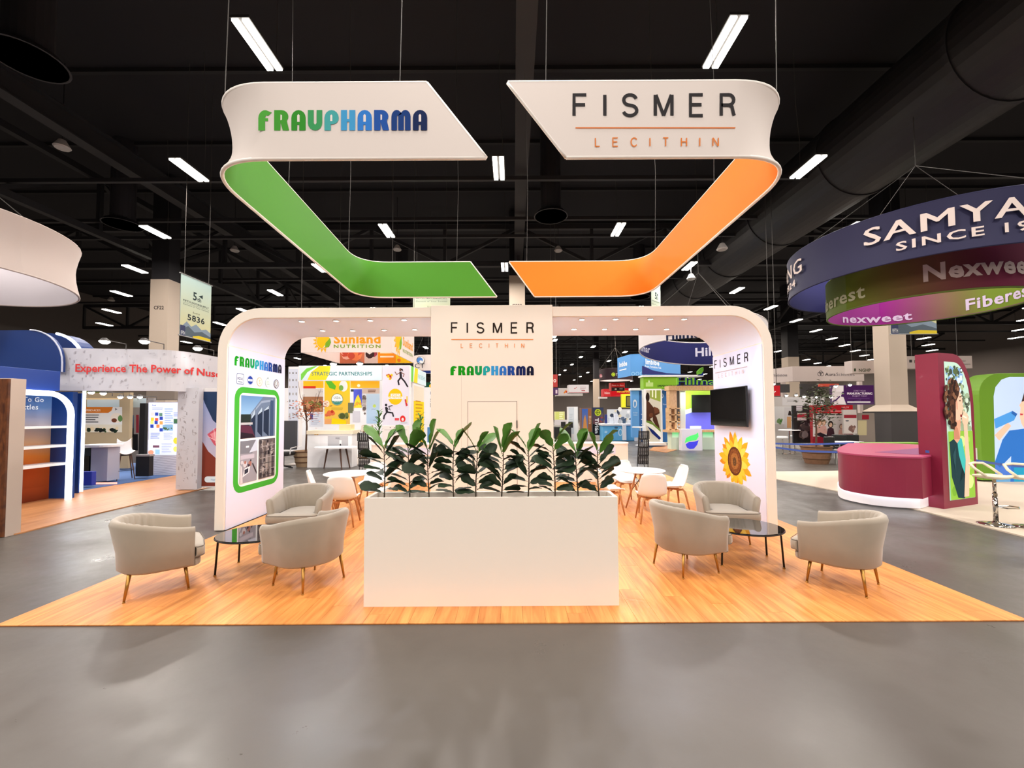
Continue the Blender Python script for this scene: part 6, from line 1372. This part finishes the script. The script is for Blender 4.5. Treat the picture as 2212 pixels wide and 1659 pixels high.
t = thing('blue_counter', 'light blue curved counter with white ends in the right opening', 'counter', base(1340, 952, 27)); azc = mat('counter_blue', (96, 176, 226), .5); pb(1302, 919, 1372, 953, 27, 1.0).build('counter_body', azc, t, bevel=.03); pb(1300, 915, 1375, 919.5, 26.9, 1.2).build('counter_top', WH, t, bevel=.02); pb(1346, 918, 1353, 951, 26.7, .2).build('white_post', WH, t); pb(1372, 918, 1377, 953, 26.8, .5).build('white_end', WH, t)
c = Cv(pxY(27)); c.ring(1340, 934, 3.6, 7, 1.4, (220, 240, 250)); c.ell(1331, 924, 4, 2, (70, 100, 130)); c.ell(1331, 931, 4, 2, (70, 100, 130)); c.lines(1306, 930, 1312, 936, 2, (210, 236, 250), .4); c.build('counter_print', t)
# small goods and furniture on / behind the blue counter
R = random.Random(17)
for k, (px, w, h, col) in enumerate(((1309, 5, 20, (34, 48, 120)), (1320, 10, 13, (226, 232, 240)), (1330, 7, 22, (232, 236, 244)), (1339, 6, 9, (186, 190, 196)), (1348, 6, 11, (60, 84, 110)), (1358, 8, 8, (226, 230, 232)), (1366, 5, 16, (206, 196, 186)))):
    q = at(px, 915, 27.4); z = q.z
    m = MB(); m.box(q.x - w / 2 * .03, q.x + w / 2 * .03, 27.3, 27.5, z, z + h * .03); 
    simple('display_item', ('navy standing display', 'white carton', 'tall white dispenser', 'silver jug', 'blue monitor', 'low white tray', 'beige pillar display')[k] + ' on the light blue counter', ('display', 'box', 'dispenser', 'jug', 'monitor', 'tray', 'display')[k], m, mat('item_%d' % k, col, .5), bevel=.02, group='goods on the light blue counter')
q = at(1338, 880, 33); t = thing('white_partition', 'white partition with pale pictures behind the light blue counter', 'wall panel', base(1335, 915, 33)); pb(1312, 884, 1370, 940, 33, .1).build('partition_board', mat('pale_blue_white', (214, 220, 226), .6), t)
c = Cv(pxY(33)); c.blobs(1313, 885, 1369, 912, 22, [(240, 244, 250), (90, 110, 140), (60, 70, 90), (180, 190, 200), (230, 220, 190)], 4, 6); c.ell(1339, 884, 4, 5, (250, 250, 246)); c.build('partition_print', t)
# blue booth
bt = thing('blue_booth', 'blue booth with white ribs behind the leaning athlete poster', 'booth', base(1405, 955, 25)); bl_ = mat('booth_blue', (60, 124, 196), .5)
pb(1365, 843, 1381, 945, 25, .3).build('side_wall', mat('booth_sky', (96, 160, 224), .5), bt); pb(1381, 841, 1446, 955, 25.2, .3).build('rear_wall', bl_, bt); pb(1363, 838, 1448, 843, 24.9, .5).build('top_rail', WH, bt)
for x in (1388, 1427): pb(x, 842, x + 4, 955, 24.85, .1).build('rib', WH, bt)
c = Cv(pxY(24.98)); c.ring(1371.5, 872, 3.4, 8, 1.6, (236, 244, 252)); c.ell(1371.5, 867, 1, 2, (236, 244, 252)); c.text('Go Protein', 1368, 893, 3, (230, 240, 250), w=9); c.rect(1368, 896, 1377, 897, (220, 234, 250)); c.build('wall_logo', bt)
c = Cv(pxY(25.18)); c.ring(1429.5, 855, 3, 4.6, 1.6, (236, 244, 252)); c.text('ng Fitness', 1427, 875, 3.4, (226, 236, 250), w=16); 
for y in (894, 905, 916): c.rect(1385, y, 1388, y + 2, (230, 240, 250)); c.rect(1440, y + 4, 1443, y + 6, (160, 190, 230))
c.build('rear_print', bt)
ap = thing('leaning_poster', 'tall white-framed poster of a dark-skinned athlete with folded hands', 'poster', base(1412, 958, 22.5))
pb(1393, 840, 1430, 958, 22.5, .12).build('poster_frame', WH, ap); pb(1392, 957, 1440, 962, 22.0, .7).build('poster_foot', WH, ap)
c = Cv(pxY(22.5)); c.rect(1396, 843, 1427, 954, (206, 200, 186)); c.poly([(1404, 843), (1427, 843), (1427, 868), (1404, 860)], (150, 166, 70)); c.rect(1408, 843, 1411, 858, (236, 240, 210)); c.rect(1415, 843, 1418, 860, (236, 240, 210)); sb1, sb2 = (78, 46, 34), (110, 66, 46)
c.ell(1399, 858, 4.2, 10, (44, 28, 24)); c.poly([(1396, 865), (1402, 868), (1410, 878), (1417, 886), (1424, 884), (1425, 893), (1412, 900), (1404, 905), (1412, 915), (1396, 912)], sb1); c.poly([(1412, 878), (1422, 882), (1425, 890), (1414, 894)], sb2); c.ell(1407, 897, 5, 5, sb2); c.poly([(1410, 893), (1418, 900), (1424, 920), (1426, 932), (1420, 926), (1410, 908)], sb1)
c.poly([(1396, 911), (1410, 914), (1427, 934), (1427, 954), (1420, 944), (1404, 926), (1396, 918)], (240, 242, 236)); c.poly([(1396, 908), (1408, 911), (1427, 928), (1427, 933), (1410, 918), (1396, 912)], (110, 140, 60)); c.poly([(1398, 920), (1412, 930), (1427, 945), (1427, 948), (1424, 950), (1408, 936)], (24, 40, 110)); c.build('poster_print', ap)
# wooden framed booth with lime and violet light
wb = thing('wood_frame_booth', 'wood-framed booth glowing lime and violet, lettered with a blue and green name', 'booth', base(1490, 972, 20.2)); wf = wood_mat('pale_wood', (206, 160, 110), (228, 190, 142), .1)
DWB = 20.4
pb(1445, 833, 1560, 843, DWB, .6).build('top_beam', wf, wb); pb(1446, 843, 1462, 882, DWB + .05, .4).build('frame_panel', wf, wb); pb(1446, 882, 1450, 930, DWB, .5).build('left_post', wf, wb); pb(1458, 882, 1462, 930, DWB, .5).build('mid_post', wf, wb)
for y in (882, 896, 911, 928): pb(1446, y - 1, 1470, y + 1.2, DWB, .5).build('shelf', wf, wb)
pb(1444, 929, 1560, 934, DWB - .2, .8).build('bench_top', wf, wb); pb(1470, 840, 1480, 930, DWB + .5, .1).build('inner_panel', LG, wb)
pb(1450, 934, 1545, 972, DWB, .5).build('bench_front', mat('bench_white', (206, 226, 206), .5), wb); pb(1473, 927, 1517, 976, DWB - .45, .4).build('front_plinth', mat('soft_lilac', (226, 224, 236), .5), wb)
pb(1480, 838, 1545, 928, DWB + .9, .1).build('rear_wall', WH, wb)
c = Cv(pxY(DWB + .9)); c.rect(1481, 838, 1545, 895, (196, 240, 90)); c.poly([(1481, 896), (1481, 885), (1500, 880), (1520, 878), (1520, 893), (1500, 892)], (240, 250, 244)); c.poly([(1481, 895), (1500, 889), (1545, 885), (1545, 928), (1481, 928)], (116, 116, 240)); c.build('glow_wall', wb, em=.45)
c = Cv(pxY(DWB - .45)); c.poly([(1479, 957), (1482, 946), (1492, 941), (1503, 938), (1508, 934), (1509, 943), (1504, 951), (1494, 952), (1484, 955)], (90, 236, 120)); c.poly([(1481, 960), (1488, 955), (1500, 954), (1509, 951), (1506, 961), (1499, 969), (1490, 970), (1484, 967)], (70, 70, 226)); c.build('leaf_logo', wb, em=.3)
c = Cv(pxY(DWB)); c.rect(1452, 934, 1472, 945, (120, 250, 160), (200, 236, 206)); c.rect(1518, 934, 1540, 945, (120, 250, 160), (200, 236, 206)); c.build('green_glow_strip', wb, em=.4)
c = Cv(pxY(DWB + .35)); c.blobs(1450, 884, 1457, 928, 12, [(90, 130, 180), (200, 150, 100), (230, 226, 220), (120, 70, 50)], 3, 4); c.blobs(1463, 884, 1469, 928, 8, [(200, 150, 100), (230, 200, 170), (120, 90, 60)], 3, 5); c.build('shelf_goods', wb)
pb(1495, 853, 1545, 891, DWB + .6, .06).build('booth_screen', BK, wb); pb(1492, 920, 1515, 926, DWB - .3, .1).build('menu_board', WH, wb)
c = Cv(pxY(DWB + .2), lift=0); c.text('Hilmar', 1463, 832, 15, (20, 40, 110), w=98, bold=.06); c.text('Hilmar', 1461.5, 831, 15, (120, 190, 60), w=98, bold=.0); c.poly([(1505, 803), (1512, 796), (1518, 793), (1519, 800), (1514, 808), (1506, 809)], (110, 180, 60)); c.poly([(1506, 811), (1514, 808), (1518, 804), (1518, 811)], (20, 40, 120)); c.b.build('name_letters', print_mat(0), wb, solid=.12)
gh = thing('green_header', 'lime green booth header lettered IMPROVING with a pale mark', 'booth header', base(1430, 840, 23)); pb(1390, 813, 1463, 840, 23, .6).build('header_board', mat('lime_header', (134, 190, 34), .5), gh); pb(1388, 810, 1520, 813.5, 22.9, .8).build('header_cap', WH, gh); q_ = [at(x, y, 24) for x, y in ((1388, 809), (1388, 790), (1410, 800), (1440, 806), (1490, 809))]; MB().loops([[Vector((p.x, yy, p.z)) for p in q_] for yy in (24, 24.1)]).build('navy_panel', mat('navy_fabric'), gh)
c = Cv(pxY(23)); c.text('IMPROVING LIVES', 1421, 836.5, 5, (24, 60, 34), w=60, bold=.04); c.rect(1395, 826, 1411, 835, (196, 226, 140)); c.poly([(1400, 826), (1402, 820), (1404, 826)], (236, 246, 220)); c.build('header_lettering', gh)
gp = [gnd(*q) for q in ((1403, 973), (1440, 978), (1462, 972), (1450, 962), (1412, 966))]; simple('orange_mat', 'small orange wooden mat on the floor before the wood-framed booth', 'mat', MB().prism([(q.x, q.y) for q in gp], 0, .02), wood_l)
t = thing('bar_table', 'small white bar table in front of the blue booth', 'table', base(1384, 962, 23)); q = gnd(1384, 962); MB().lathe([(.45, 1.0), (.45, 1.05)], (q.x, q.y, 0), 24).build('table_top', WH, t); MB().cyl((q.x, q.y, .04), (q.x, q.y, 1.0), .04).build('column', WH, t); MB().lathe([(.3, 0), (.3, .02), (.05, .05)], (q.x, q.y, 0), 24).build('round_base', WH, t)
for px, dd, pw, cc in ((1490, 20.6, 60, (.6, 1, .5)), (1510, 19.4, 30, (.5, .5, 1))): lamp('glow_lamp', at(px, 850, dd), pw * .3, .6, .3, cc, rot=(radians(20), 0, 0))
lamp('counter_lamp', at(1900, 1035, 9.0) - Vector((0, .15, .05)), 6, 1.4, .1, (1, 1, 1), rot=(0, 0, radians(-20)))
for k, (px, py, dd) in enumerate(((1197, 724, 9.2),)):
    spotlamp(px, py, dd, 'small bright round lamp at the tower shoulder, right opening', back=(-.2, .3, .1), r=.06)
